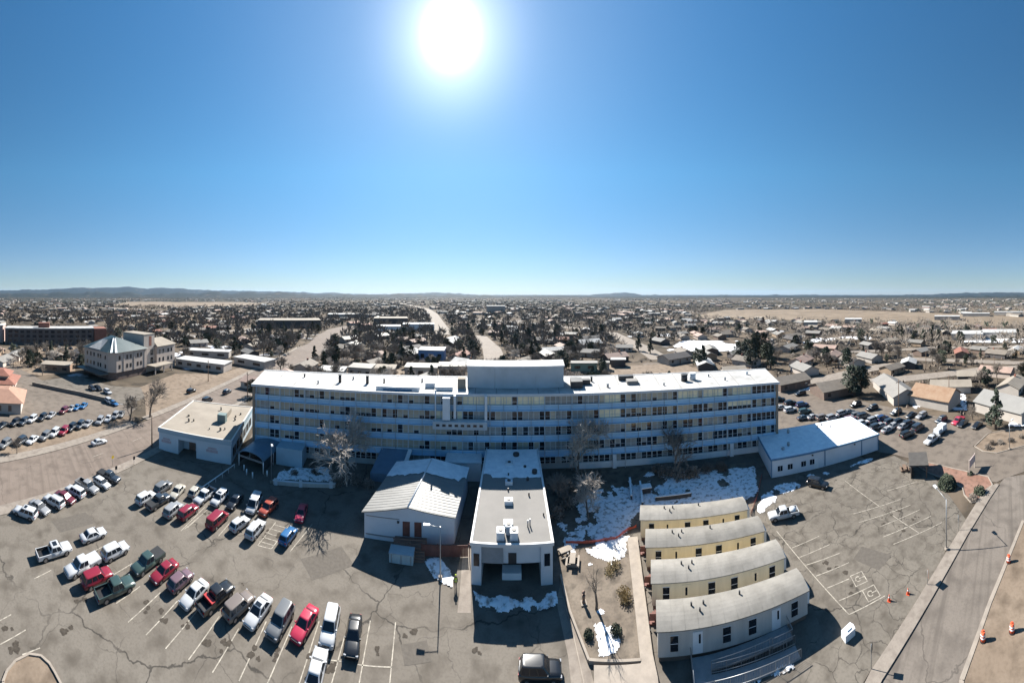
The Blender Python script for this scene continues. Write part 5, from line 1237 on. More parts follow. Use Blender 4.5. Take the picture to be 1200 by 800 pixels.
# things in the snowy yard
q = P(757, 577); t = thing('utility_box', 'white topped utility cabinet on the snow near the back cream portable', 'cabinet', (q.x, q.y, 0), R(-10))
b = MB(); b.box(-.8, .8, -.5, .5, 0, 1.1); b.build('body', M_dark, t); b = MB(); b.box(-.95, .95, -.65, .65, 1.1, 1.25); b.build('lid', M_snow, t)
w2 = [P(738, 562), P(739, 582), P(752, 592)]
for i, (a_, c_) in enumerate((((738, 564), (740, 586)), ((750, 568), (753, 594)), ((768, 587), (810, 582)))):
    a_, c_ = P(*a_).xy, P(*c_).xy; d = (c_-a_).normalized(); nn = Vector((-d.y, d.x))*.14; b = MB(); b.prism([a_-nn, c_-nn, c_+nn, a_+nn], 0, .75); b2 = MB(); nn *= 1.3; b2.prism([a_-nn, c_-nn, c_+nn, a_+nn], .753, .83)
    t = thing('garden_wall', ['low dark garden wall farther left on the snow', 'low dark garden wall nearer the cabinet on the snow', 'low dark garden wall lying across the snow behind the portables'][i], 'wall', (a_.x, a_.y, 0)); part(b, 'wall', M_dark, t); part(b2, 'cap', M_snow, t)
def netting(pts, label, h=.9):
    t = thing('safety_fence', label, 'fence', (P(*pts[0]).x, P(*pts[0]).y, 0)); b = MB()
    for k, (a_, c_) in enumerate(zip(pts, pts[1:])):
        a_, c_ = P(*a_), P(*c_); n = max(2, int((c_-a_).length/.35))
        for i in range(n):
            f0, f1 = i/n, (i+1)/n; s0 = h*(.55+.4*noise.noise(Vector((i*.4, k*3, 1)))); s1 = h*(.55+.4*noise.noise(Vector(((i+1)*.4, k*3, 1))))
            p, q = a_.lerp(c_, f0), a_.lerp(c_, f1)
            for lv in range(4):
                z0, z1 = s0*(lv+.2)/4, s1*(lv+.2)/4; b.add([(p.x, p.y, z0), (q.x, q.y, z1), (q.x, q.y, z1+.09), (p.x, p.y, z0+.09)], [(0, 1, 2, 3)]); b.add([(p.x+.02, p.y+.015, z0), (q.x+.02, q.y+.015, z1), (q.x+.02, q.y+.015, z1+.09), (p.x+.02, p.y+.015, z0+.09)], [(3, 2, 1, 0)])
    part(b, 'netting', M_orng2, t)
    for p in pts: p = P(*p); b = MB(); b.tube((p.x, p.y, 0), (p.x, p.y, h+.15), .025, n=5); part(b, 'post', M_dark, t)
netting([(663, 637), (690, 637), (722, 632), (737, 621), (746, 618)], 'sagging orange safety netting across the snow before the portables', .8)
netting([(893, 557), (888, 580), (880, 604)], 'dark orange safety netting at the left corner of the right annex')
for k, (u, v) in enumerate([(663, 650), (671, 660)]):
    q = P(u, v); t = thing('picnic_table', ['weathered picnic table farther back right of the long flat building', 'weathered picnic table nearer the camera right of the long flat building'][k], 'table', (q.x, q.y, 0), .3+k)
    b = MB(); b.box(-.9, .9, -.38, .38, .7, .77); b.build('table_top', M_wood, t)
    for e in (-1, 1): b = MB(); b.box(-.9, .9, e*.78-.13, e*.78+.13, .4, .45); b.build('bench', M_wood, t); b = MB(); b.box(e*.6-.05, e*.6+.05, -.8, .8, 0, .39); b.build('leg', M_wood, t)
q = P(684, 707); t = thing('garden_statue', 'small brown carved post in the bed left of the leaning tree', 'statue', (q.x, q.y, 0)); b = MB()
b.tube((0, 0, 0), (0, 0, .5), .22, .16, n=9); b.tube((0, 0, .5), (0, 0, 1.1), .16, .22, n=9); b.blob((0, 0, 1.3), .2); b.build('body', M_brown, t)
b = MB(); b.box(-.35, .35, -.35, .35, -.02, .12); b.build('plinth', M_kerb, t)
kerbline('bed_edging', [P(657, 676), P(668, 720), P(690, 777), P(751, 777)], .25, .4, M_kerb, closed=False)
kerbline('kerb', [P(641, 700), P(660, 700), P(672, 745), P(684, 800), P(688, 830)], .12, .1, M_kerb, closed=False)
sheet('footpath', [P(652, 705), P(657, 682), P(668, 720), P(690, 778), P(696, 800), P(696, 830), P(672, 830), P(666, 770)], .012, M_conc)
sheet('footpath', [P(536, 718), P(539, 690), P(543, 640), P(551, 640), P(552, 718)], .011, M_conc)
# ================================================================== THE PERSON in the hi-vis vest
def person(u, v, label):
    q = P(u, v); root = None
    vs_ = [((0, 0, .95), .15), ((0, 0, 1.12), .145), ((0, 0, 1.32), .17), ((0, 0, 1.45), .12), ((0, 0, 1.52), .06), ((0, .01, 1.6), .085), ((0, .01, 1.7), .1), ((0, 0, 1.77), .06)]
    es = [(i, i+1) for i in range(7)]
    def chain(st, pts):
        k = st
        for p, r_ in pts: vs_.append((p, r_)); es.append((k, len(vs_)-1)); k = len(vs_)-1
    for e in (-1, 1):
        chain(3, [((e*.17, 0, 1.42), .075), ((e*.24, -.02*e, 1.15), .055), ((e*.25, .12, .92), .04), ((e*.25, .18, .84), .045)])
        chain(0, [((e*.1, 0, .88), .11), ((e*.11, .06*e, .5), .075), ((e*.11, -.02+.1*e, .1), .05), ((e*.11, .08+.1*e, .05), .05), ((e*.11, .2+.1*e, .04), .04)])
    me = bpy.data.meshes.new('person'); me.from_pydata([p for p, _ in vs_], es, [])
    o = bpy.data.objects.new('person', me); COL.objects.link(o)
    sk = o.modifiers.new('skin', 'SKIN'); o.modifiers.new('sub', 'SUBSURF').levels = 1
    for i, (p, r_) in enumerate(vs_): me.skin_vertices[0].data[i].radius = (r_, r_*(.75 if i < 4 else 1)); 
    me.skin_vertices[0].data[0].use_root = True
    dg = bpy.context.evaluated_depsgraph_get(); em = bpy.data.meshes.new_from_object(o.evaluated_get(dg)); o.modifiers.clear(); o.data = em
    em.materials.clear(); em.materials.append(M_cloth); em.materials.append(M_skin)
    for p in em.polygons:
        z = sum(em.vertices[i].co.z for i in p.vertices)/len(p.vertices); x = abs(sum(em.vertices[i].co.x for i in p.vertices)/len(p.vertices))
        p.use_smooth = True; p.material_index = 1 if z > 1.53 or (x > .2 and z < .93) else 0
    o.location = (q.x, q.y, 0); o.scale = (.92,)*3; o.rotation_euler = (0, 0, R(200)); tag(o, label, 'person')
    b = MB(); n = 14
    for i in range(6):
        z0, z1 = .92+.093*i, .92+.093*(i+1); f = lambda z: .2+.03*math.sin((z-.9)*5)
        for j in range(n):
            a0, a1 = 2*PI*j/n, 2*PI*(j+1)/n
            b.add([(f(z0)*math.cos(a0), f(z0)*.75*math.sin(a0), z0), (f(z0)*math.cos(a1), f(z0)*.75*math.sin(a1), z0), (f(z1)*math.cos(a1), f(z1)*.75*math.sin(a1), z1), (f(z1)*math.cos(a0), f(z1)*.75*math.sin(a0), z1)], [(0, 1, 2, 3)], 1 if i == 2 else 0, True)
    b.build('vest', [M_vest, M_lamp], o)
    b = MB(); b.blob((0, .01, 1.76), .115, sq=.7, rough=0); b.build('hat', M_vest, o)
person(534, 689, 'person in a hi-vis yellow vest standing on the path beside the long flat building')
# ================================================================== BUILDINGS FARTHER OFF
def win_row(b, x0, x1, y, z0, z1, n, w_, axis='x', out=-1, mi=0):
    for i in range(n):
        c = x0+(x1-x0)*(i+.5)/n
        if axis == 'x': b.box(c-w_/2, c+w_/2, y-.05 if out < 0 else y+.003, y-.003 if out < 0 else y+.05, z0, z1, mi)
        else: b.box(y-.05 if out < 0 else y+.003, y-.003 if out < 0 else y+.05, c-w_/2, c+w_/2, z0, z1, mi)
g = thing('office_building', 'three storey beige building with green hipped metal roof and square tower', 'building', (-124.7, 39, 0), R(110))
b = MB(); b.prism([(2.5, 0), (20, 0), (20, 21), (0, 21), (0, 2.5)], 3.2, 11.6); b.build('wall', M_stucco, g)
b = MB(); b.prism([(2.7, .4), (19.8, .4), (19.8, 20.8), (.4, 20.8), (.4, 2.7)], 0, 3.197); b.build('base_storey', mat('dark_base_wall', (.13, .09, .075), .85, .2, .6), g)  # the ground storey's shade is put into this dark brown
b = MB(); e = [(2.2, -.7), (20.5, -.7), (20.5, 21.7), (-.7, 21.7), (-.7, 2.2)]; r1, r2 = (8.5, 8.2, 17), (10.5, 14, 17)
vv = [(x, y, 11.6) for x, y in e]+[r1, r2]
b.add(vv, [(0, 1, 5), (4, 0, 5), (1, 2, 6, 5), (2, 3, 6), (3, 4, 5, 6), (4, 3, 2, 1, 0)]); b.build('roof', M_greenroof, g)
b = MB()
for (x0, y0, x1, y1) in ((1.9, -.2, 7.6, 7.4), (.4, 1.2, 7.2, 8.1)): b.add([(x0-.5, y0-.2, 11.75), (x0+.6, y0-.4, 11.75), (x1+.3, y1, 16.5), (x1-.3, y1, 16.5)], [(0, 1, 2, 3)])
b.build('skylight', M_whitemetal, g)
b = MB(); b.add([(-.3, 8, 12.0), (-.3, 17, 12.0), (6.2, 14.5, 15.6), (5.6, 10, 15.6)], [(0, 1, 2, 3)]); b.build('roof_snow', M_roofsnow, g)
for z in (4.6, 8.4):
    for c in (4.2, 8.4, 10.4, 14.5, 16.5):
        b = MB(); b.box(c-.5, c+.5, -.05, -.003, z, z+1.7); b.build('window', M_glass, g)
    for c in (4.5, 8, 9.8, 13, 15.6, 18.5):
        b = MB(); b.box(-.05, -.003, c-.5, c+.5, z, z+1.7); b.build('window', M_glass, g)
for c in (6.5, 12.4, 18.6): b = MB(); b.box(c-.2, c+.2, -.16, -.003, 3.2, 11.5); b.build('pilaster', M_stucco, g)
b = MB(); b.box(20.1, 27, 2, 17, 0, 17.2, 0); b.box(20, 27.1, 1.9, 17.1, 17.2, 17.6, 1); b.build('tower', [mat('tower_stucco', (.4, .35, .31), .85, .08, .3), M_tanroof], g)
for z in (3.8, 7.6): b = MB(); b.box(24.3, 26, 1.94, 1.997, z, z+2.6); b.build('window', M_glass, g)
b = MB(); b.box(23.4, 25, 1.95, 1.996, 12, 16.5); b.build('vent_panel', M_brick, g)
b = MB(); b.box(27.1, 40, .5, 15, 0, 11.5); b.build('wing', M_stucco, g)
b = MB(); b.add([(26.8, -.2, 11.5), (40.6, -.2, 11.5), (40.6, 15.6, 11.5), (27.1, 15.6, 11.5), (29, 6, 14.8), (36, 6, 14.8)], [(0, 1, 5, 4), (1, 2, 5), (2, 3, 4, 5), (3, 0, 4), (3, 2, 1, 0)]); b.build('wing_roof', M_tanroof, g)
for z in (4.2, 8.0):
    for c in (29, 31.5, 35, 37.5): b = MB(); b.box(c-.5, c+.5, .44, .497, z, z+1.8); b.build('window', M_glass, g)
b = MB(); b.box(21, 33, -4.5, 1.9, 3.3, 3.7); b.build('porch_roof', M_tanroof, g)
for x in (21.5, 27, 32.5): b = MB(); b.box(x-.25, x+.25, -4.2, -3.8, 0, 3.3); b.build('porch_post', M_stucco, g)
b = MB(); b.box(-5, -.8, 1, 20, 2.9, 3.25); b.build('porch_roof', M_greenroof, g)
# long dark building at far left
lb = thing('barracks_block', 'long dark four storey block with white flat roof at the far left', 'building', (-229, -8, 0), math.atan2(67, 9.2))
b = MB(); b.box(0, 64, 0, 14, 0, 11.3); b.build('wall', mat('dark_block_brick', (.1, .085, .08), .85, .2, .3), lb)
b = MB(); b.box(-.3, 64.3, -.3, 14.3, 11.3, 11.9); b.build('roof', M_roofsnow, lb)
for k in range(3):
    for i in range(14): b = MB(); c = 2.5+i*4.4; b.box(c, c+2.6, -.06, -.004, 2+3.2*k, 3.7+3.2*k); b.build('window', M_glass, lb)
b = MB(); b.box(64.3, 73, -1, 13, 0, 11.6); b.build('brick_wing', M_brick, lb)
b = MB(); b.box(24, 32, 3, 9, 11.9, 15.4); b.build('brick_stair_tower', M_brick, lb)
pk = thing('pink_block', 'pinkish block with balconies at the extreme left edge behind the long dark block', 'building', (-236, -24, 0), math.atan2(67, 9.2))
b = MB(); b.box(-20, 14, 2, 14, 0, 12.5); b.build('wall', mat('pink_wall', (.38, .27, .24), .85, .1, .3), pk); b = MB(); b.box(-20.4, 14.4, 1.6, 14.4, 12.5, 13); b.build('roof', M_roofsnow, pk)
for k in range(3):
    for i in range(5): b = MB(); b.box(-18+i*6.2, -15+i*6.2, 1.94, 1.997, 2+3.4*k, 4+3.4*k); b.build('window', M_glass, pk)
# red roofed buildings at the left edge
rr = thing('pagoda_house', 'two tiered red roofed building at the left edge above the salmon roof', 'building', (-120, -8, 0), R(80))
b = MB(); b.box(-6, 7, -2, 9, 0, 3.0); b.build('wall', M_stucco, rr)
def hip(b, x0, x1, y0, y1, z0, z1, ins, mi=0):
    b.add([(x0, y0, z0), (x1, y0, z0), (x1, y1, z0), (x0, y1, z0), (x0+ins, y0+ins, z1), (x1-ins, y0+ins, z1), (x1-ins, y1-ins, z1), (x0+ins, y1-ins, z1)], [(3, 2, 1, 0), (4, 5, 6, 7), (0, 1, 5, 4), (1, 2, 6, 5), (2, 3, 7, 6), (3, 0, 4, 7)], mi)
b = MB(); hip(b, -7.5, 8.5, -3.5, 10.5, 3.0, 4.4, 3); b.build('roof', M_terracotta, rr)
b = MB(); b.box(-4, 5, 0, 7, 4.2, 5.4); b.build('upper_wall', M_stucco, rr)
b = MB(); hip(b, -5, 6, -1, 8, 5.4, 7.2, 3.2); b.build('upper_roof', M_terracotta, rr)
for x in (-7, -2.5, 2.5, 8): b = MB(); b.box(x-.2, x+.2, -3.2, -2.8, 0, 3.0); b.build('post', M_stucco, rr)
sr = thing('salmon_roof_building', 'tan single storey building with salmon metal roof at the left edge', 'building', (-96, -12, 0), R(84))
b = MB(); b.box(-14, 13.5, 0, 12, 0, 3.6); b.build('wall', MATS['tower_stucco'], sr)
b = MB(); hip(b, -15, 14.5, -1, 13, 3.6, 6.3, 5.2); b.build('roof', M_terracotta2, sr)
for i in range(8): b = MB(); b.box(-12+i*3.1, -11+i*3.1, -.05, -.003, .9, 2.6); b.build('window', M_brown, sr)
def block(name, label, u0, u1, v, h, dep, wallm, roofm, nwin=0, cat='building', thick=.35, over=.25, z=0):
    """a flat roofed block whose front base runs between two photo columns"""
    vv0, vv1 = (v, v) if not isinstance(v, tuple) else v
    p, q = P(u0, vv0).xy, P(u1, vv1).xy; d = q-p; ang = math.atan2(d.y, d.x); ln = d.length
    t = thing(name, label, cat, (p.x, p.y, 0), ang)
    b = MB(); b.box(0, ln, 0, dep, 0, h); b.build('wall', wallm, t)
    b = MB(); b.box(-over, ln+over, -over, dep+over, h, h+thick); b.build('roof', roofm, t)
    for i in range(nwin): c = ln*(i+.5)/nwin; b = MB(); b.box(c-ln/nwin*.22, c+ln/nwin*.22, -.05, -.003, h*.35, h*.72); b.build('window', M_glass, t)
    return t
M_wmid = mat('pale_render', (.33, .3, .27), .85, .12, .2); M_wdk = mat('dark_render', (.06, .055, .055), .85, .2, .2)
block('row_building', 'long pale building with white roof beside the dirt lot', 206, 262, (429, 437), 3.6, 9, MATS['tower_stucco'], M_roofsnow, 5)
block('row_building', 'low pale shed with white roof on the right of the long pale one', 274, 310, (426, 433), 3.4, 9, M_wmid, M_roofsnow, 2)
block('row_building', 'low white roofed building behind the long pale one', 214, 268, (417, 420), 3.4, 8, M_wmid, M_roofsnow, 3)
block('brown_shed', 'low brown flat shed before the green roofed building', 48, 81, (435, 437), 3.2, 8, mat('brown_shed_wall', (.2, .13, .09), .85, .2, .5), M_tanroof, 3)
block('store_building', 'long dark flat building beyond the long road at left', 302, 376, (384, 384), 8, 30, M_wdk, M_tanroof, 0)
block('store_building', 'dark flat building in the middle distance over the left wing', 438, 478, (381, 381), 8, 26, M_wdk, M_tanroof, 0)
block('warehouse', 'low white warehouse over the left wing, the left one of two', 441, 470, (388, 388), 4.5, 18, M_white, M_roofsnow, 0)
block('warehouse', 'low white warehouse over the left wing, the right one of two', 472, 509, (387, 387), 6, 18, M_white, M_roofsnow, 0)
block('warehouse', 'white roofed long building farther off over the left wing', 384, 425, (372, 372), 5, 25, M_wmid, M_roofsnow, 0)
block('tall_block', 'grey flat topped block far over the penthouse at left', 570, 592, (367, 367), 14, 24, M_wmid, M_roofsnow, 0)
block('blue_house', 'blue box shaped house with snowy roof over the left wing', 490, 520, (424, 425), 6.2, 11, mat('blue_house_wall', (.09, .17, .32), .8, .12, .3), M_roofsnow, 3)
for i, (u0, u1, v0, v1, m) in enumerate(((372, 402, 446, 448, M_wmid), (408, 435, 442, 444, M_wmid), (438, 462, 444, 445, M_dirt), (474, 512, 442, 443, M_wmid), (514, 545, 441, 441, M_wmid))):
    block('low_house', ['low flat roofed dwelling nearest the red car roof behind the left wing', 'second low flat roofed dwelling behind the left wing', 'tan walled dwelling in the row behind the left wing', 'pale roofed dwelling behind the roof plant on the left wing', 'pale roofed dwelling nearest the penthouse'][i], u0, u1, (v0, v1), 4.2, 9, m, [M_roofsnow, M_trailroof, M_tanroof, M_trailroof, M_trailroof][i], 3)
block('green_trailer', 'pale green long trailer behind the penthouse', 669, 700, (435, 435), 3.6, 5, mat('pale_green_wall', (.2, .27, .22), .8, .1, .3), M_trailroof, 2, 'trailer')
block('green_trailer', 'short grey trailer right of the pale green one', 702, 714, (434, 434), 3.4, 4, M_wmid, M_trailroof, 1, 'trailer')
block('dark_trailer', 'dark trailer under a white roof right of the pale green one', 716, 733, (430, 430), 3.4, 5, M_wdk, M_roofsnow, 0, 'trailer')
for i, (u0, u1, v) in enumerate(((1115, 1152, 399), (1150, 1192, 397), (1165, 1200, 369), (1128, 1160, 371), (1095, 1125, 375), (942, 958, 383), (990, 1010, 379))):
    block('warehouse', 'distant flat white roofed shed among the trees at right', u0, u1, (v, v), 5, 24, M_wmid, M_roofsnow, 0)
for o in bpy.data.objects:
    if o.get('label') == 'distant flat white roofed shed among the trees at right': o['group'] = 'distant flat sheds at right'
# gabled houses; the first ones are those that can be told apart in the photograph
def house(label, u, v, w_, dep, hw, hr, rz, wallm, roofm, group=None, wins=3, ch=False, name='gabled_house', pos=None):
    q = P(u, v) if pos is None else Vector((*pos, 0))
    t = thing(name, label, 'house', (q.x, q.y, 0), rz, group)
    b = MB(); b.add([(-w_/2, -dep/2, 0), (w_/2, -dep/2, 0), (w_/2, dep/2, 0), (-w_/2, dep/2, 0), (-w_/2, -dep/2, hw), (w_/2, -dep/2, hw), (w_/2, dep/2, hw), (-w_/2, dep/2, hw), (-w_/2, 0, hr-.05), (w_/2, 0, hr-.05)],
            [(0, 1, 5, 4), (2, 3, 7, 6), (1, 2, 6, 9, 5), (3, 0, 4, 8, 7)]); b.build('wall', wallm, t)
    b = MB(); o_ = .5; sl_ = (hr-hw)/(dep/2); e0 = hw-o_*sl_
    for s in (-1, 1):
        a = [(-w_/2-o_, s*(dep/2+o_), e0+.06), (w_/2+o_, s*(dep/2+o_), e0+.06), (w_/2+o_, 0, hr+.06), (-w_/2-o_, 0, hr+.06)]
        lo = [(x, y, z-.18) for x, y, z in a]
        f = [(0, 1, 2, 3), (7, 6, 5, 4), (0, 4, 5, 1), (1, 5, 6, 2), (3, 7, 4, 0)]
        b.add(a+lo, f if s < 0 else [k[::-1] for k in f])
    rf = b.build('roof', roofm, t)
    if ch: b = MB(); b.box(w_*.2, w_*.2+.7, -.3, .4, hr-.8, hr+.9); b.build('chimney', M_brick, rf)
    for i in range(wins):
        c = -w_/2+w_*(i+.5)/wins
        b = MB(); b.box(c-.6, c+.6, -dep/2-.05, -dep/2-.003, 1.0, 2.2) if i != wins//2 else b.box(c-.45, c+.45, -dep/2-.05, -dep/2-.003, 0, 2.05); b.build('window' if i != wins//2 else 'door', M_glass if i != wins//2 else M_brown, t)
    return t
house('rusty orange shingled gabled house facing the side street', 1096, 473, 14, 9.5, 3.4, 6.0, R(75), MATS['pale_render'], M_rust, wins=2)
house('pale grey gabled metal barn at the right edge', 1180, 484, 17, 10, 3.4, 5.8, R(55), M_wmid, mat('pale_barn_roof', (.19, .185, .175), .6, .1, .3), wins=3)
house('long grey roofed house with bare shrubs beyond the crowded lot', 1048, 462, 22, 9, 3, 5, R(-18)+R(60), M_wmid, M_greyroof, wins=4)
house('brown hip like house under two dark pines beyond the lot', 975, 461, 13, 10, 3, 4.8, R(-25), mat('brown_house_wall', (.14, .1, .08), .85, .2, .4), mat('brown_grey_roof', (.14, .12, .1), .85, .2, .5), wins=3)
house('low brown house beside a snowy roof close to the right end of the hospital', 925, 453, 14, 9, 3, 4.6, R(-15), MATS['brown_house_wall'], MATS['brown_grey_roof'], wins=3)
house('dark roofed house beside a white car right of the long road behind the penthouse', 790, 424, 15, 10, 3, 4.8, R(10), M_wmid, M_wdk, wins=3)
house('white gabled house among trees right above the penthouse', 690, 407, 15, 11, 3.4, 5.8, R(12), M_wmid, M_roofsnow, wins=3)
WALLS = [M_wmid, MATS['tower_stucco'], MATS['brown_house_wall'], M_stucco, mat('tan_house_wall', (.27, .2, .14), .85, .15, .3), M_wdk]
ROOFS = [M_greyroof, MATS['brown_grey_roof'], M_roofsnow, M_tanroof, M_wdk, M_terracotta, mat('dusty_pink_roof', (.28, .2, .165), .85, .15, .4), M_trailroof]
# ------------------------------------------------------------------ where nothing may be scattered
def inpoly(x, y, poly):
    c = False; n = len(poly)
    for i in range(n):
        a, q = poly[i], poly[(i+1) % n]
        if (a[1] > y) != (q[1] > y) and x < (q[0]-a[0])*(y-a[1])/(q[1]-a[1])+a[0]: c = not c
    return c
CAMPUS = [lr(-48, -80)[:2], lr(-48, 120)[:2], (-20, 95), (40, 92), (75, 72), P(1200, 500)[:2], P(1260, 560)[:2], (60, -40)]
NOGO = [CAMPUS, [tuple(p.xy) for p in (P(-60, 560), P(-60, 425), P(40, 432), P(88, 432), P(205, 428), P(300, 418), P(345, 420), P(300, 450), P(190, 500))], [tuple(Vector(p[:2])) for p in road_left],
        [tuple(p.xy) for p in (P(655, 446), P(665, 428), P(720, 425), P(800, 424), P(830, 434), P(840, 455))], [tuple(p.xy) for p in (P(772, 412), P(800, 398), P(870, 398), P(872, 412))],
        [tuple(p.xy) for p in (P(800, 372), P(850, 363), P(960, 362), P(1080, 366), P(1230, 372), P(1230, 384), P(1100, 378), P(950, 375))], [tuple(p.xy) for p in (P(130, 357.5), P(150, 353.6), P(260, 353.4), P(330, 355.5), P(290, 358), P(200, 360))],
        [tuple(p.xy) for p in (P(895, 452), P(935, 448), P(980, 462), P(1012, 468), P(1160, 494), P(1240, 498), P(1240, 560), P(880, 500))], [tuple(p.xy) for p in (P(-30, 412), P(-30, 380), P(125, 382), P(125, 408))]]
SPOT = []
for o in list(COL.objects):
    if o.parent is None and o.get('category') in ('building', 'house', 'trailer'):
        ch = [c for c in o.children if c.name.startswith('wall')]
        if ch:
            bb = [o.matrix_basis @ Vector(c) for c in ch[0].bound_box]
            cx, cy = sum(p.x for p in bb)/8, sum(p.y for p in bb)/8; SPOT.append((cx, cy, max(math.hypot(p.x-cx, p.y-cy) for p in bb)))
def segd(x, y, p, q):
    d = q-p; t = max(0, min(1, ((x-p.x)*d.x+(y-p.y)*d.y)/max(1e-6, d.length_squared))); return math.hypot(x-p.x-d.x*t, y-p.y-d.y*t)
def blocked(x, y, m=0):
    if any(inpoly(x, y, p) for p in NOGO): return True
    if any(math.hypot(x-a, y-c) < r+m for a, c, r in SPOT): return True
    for pts, wd in STREETS:
        for p, q in zip(pts, pts[1:]):
            if segd(x, y, p, q) < wd/2+m: return True
    return False
GRID = {}
def free(x, y, r):
    k = (int(x//30), int(y//30))
    for i in (-1, 0, 1):
        for j in (-1, 0, 1):
            for a, c, s in GRID.get((k[0]+i, k[1]+j), ()):
                if math.hypot(x-a, y-c) < r+s: return False
    return True
def take(x, y, r): GRID.setdefault((int(x//30), int(y//30)), []).append((x, y, r))
hr_ = random.Random(21)
def zone(u): return 'at far left' if u < 330 else 'behind the left wing' if u < 560 else 'behind the penthouse' if u < 780 else 'behind the right wing' if u < 930 else 'at far right'
HS = []
for _ in range(16000):
    d = 118+2500*hr_.random()**1.7; u = hr_.uniform(-30, 1230); a = (u-U0)/F
    x, y = d*math.sin(a), d*math.cos(a)
    if 350 < u < 640 and d < 330 and hr_.random() < .3: continue
    if d > 500 and noise.noise(Vector((x/260, y/260, 5))) < -.2: continue
    if blocked(x, y, 6.5) or not free(x, y, 7): continue
    take(x, y, 6.5); HS.append((d, u, x, y))
    if len(HS) > 1300: break
HS.sort()
WN = ['pale', 'beige', 'brown', 'pinkish', 'tan', 'dark']; RN = ['grey', 'brown', 'snowy white', 'tan', 'dark', 'terracotta', 'dusty pink', 'pale']
HP = {}
for k, (d, u, x, y) in enumerate(HS[:280]):
    wi, ri = hr_.randrange(6), hr_.choice((0, 0, 1, 1, 1, 2, 3, 4, 5, 6, 6, 7, 7)); shp = hr_.randrange(3); key = (wi, ri, shp, d > 420)
    rz = hr_.choice((0, PI/2))+R(hr_.choice((-15, 12, -25)))+hr_.uniform(-.06, .06)
    lab = '%s house with %s gabled roof %s' % (WN[wi], RN[ri], zone(u)); grp = 'scattered houses %s' % zone(u)
    if key in HP: dup(HP[key], (x, y, 0), rz, lab, grp)
    else: HP[key] = house(lab, 0, 0, (10, 12.5, 14.5)[shp], (7, 8, 7.5)[shp], 2.7, (4.0, 4.4, 4.1)[shp], rz, WALLS[wi], ROOFS[ri], grp, wins=3 if d < 420 else 0, ch=(shp == 1 and d < 420), pos=(x, y))
b = MB()
for d, u, x, y in HS[280:]:
    w_, dp, h_, rz = hr_.uniform(10, 22), hr_.uniform(8, 12), hr_.uniform(2.8, 3.6), hr_.uniform(0, PI); ri = hr_.randrange(6); z = terrain_z(x, y)
    ca, sa_ = math.cos(rz), math.sin(rz); T = lambda a, c, zz: (x+a*ca-c*sa_, y+a*sa_+c*ca, z+zz)
    w2_, d2 = w_/2, dp/2
    b.add([T(-w2_, -d2, -.3), T(w2_, -d2, -.3), T(w2_, d2, -.3), T(-w2_, d2, -.3), T(-w2_, -d2, h_), T(w2_, -d2, h_), T(w2_, d2, h_), T(-w2_, d2, h_)], [(0, 1, 5, 4), (1, 2, 6, 5), (2, 3, 7, 6), (3, 0, 4, 7)], 6)
    b.add([T(-w2_-.4, -d2-.4, h_), T(w2_+.4, -d2-.4, h_), T(w2_+.4, d2+.4, h_), T(-w2_-.4, d2+.4, h_), T(-w2_-.4, 0, h_+1.6), T(w2_+.4, 0, h_+1.6)], [(0, 1, 5, 4), (2, 3, 4, 5), (1, 2, 5), (3, 0, 4)], ri)
struct('distant_houses', b, [M_greyroof, MATS['brown_grey_roof'], M_roofsnow, M_tanroof, M_wdk, MATS['dusty_pink_roof'], M_wmid], 'stuff')
# ------------------------------------------------------------------ trees of the town
J0 = leafy_meshes(1, 6, 5, M_fol, 1500, .5); J1 = leafy_meshes(2, 7.5, 5.5, M_pine, 1700, .55); J2 = leafy_meshes(3, 9, 4.5, M_pine, 1600, .55, True)
T0 = bare_meshes(21, 8, 4, .72, M_twig, 3.4, (6, 6, 5, 4)); T1 = bare_meshes(22, 9, 4, .64, M_twig, 3.4, (6, 5, 5, 5)); T2 = bare_meshes(23, 7.5, 4, .8, M_twig2, 3.4, (6, 6, 5, 4))
def named(kind, u, v, s, label, rz=0): tree('evergreen_tree' if kind in (J0, J1, J2) else 'bare_tree', kind, at(u, v), label, s=s, rz=rz)
named(J1, 1001, 464, 1.5, 'tall dark pine, left one of the pair beyond the crowded lot'); named(J1, 1009, 461, 1.35, 'tall dark pine, right one of the pair beyond the crowded lot', 2)
named(J2, 1167, 503, 1.25, 'single green conical pine at the corner bed by the pale barn'); named(J1, 993, 430, 1.3, 'rounded dark tree behind the brown house', 1)
named(J2, 748, 411, 1.25, 'conical dark tree, left of two by the street behind the penthouse'); named(J2, 762, 414, 1.1, 'conical dark tree, right of two by the street behind the penthouse')
named(J0, 706, 437, 1.1, 'dark bushy evergreen before the pale green trailer'); named(J0, 664, 432, .9, 'dark evergreen close to the right end of the penthouse')
for i, (u, v, s) in enumerate([(868, 424, 1.5), (876, 417, 1.7), (884, 425, 1.5), (892, 418, 1.9), (899, 424, 1.7), (903, 432, 1.3), (880, 430, 1.2), (818, 428, 1.5), (824, 431, 1.3)]):
    tree('evergreen_tree', (J1, J0, J2)[i % 3], at(u, v), 'tall dark evergreen in the clump behind the right wing', group='evergreen clump behind the right wing', s=s, rz=i)
tr_ = random.Random(33); TS = []
for _ in range(170000):
    d = 112+3800*tr_.random()**1.45; u = tr_.uniform(-40, 1240); a = (u-U0)/F; x, y = d*math.sin(a), d*math.cos(a)
    if noise.noise(Vector((x/180, y/180, 9)))+.35*noise.noise(Vector((x/40, y/40, 2))) < -.3-.15*(d < 600): continue
    if u > 840 and tr_.random() < .4: continue
    if blocked(x, y, 2.5): continue
    if d < 1200 and not free(x, y, 1.2): continue
    if d < 1200: take(x, y, 1.2)
    TS.append((d, u, x, y, tr_.random()))
    if len(TS) > 21000: break
TS.sort(); nb = ne = 0; rest = []
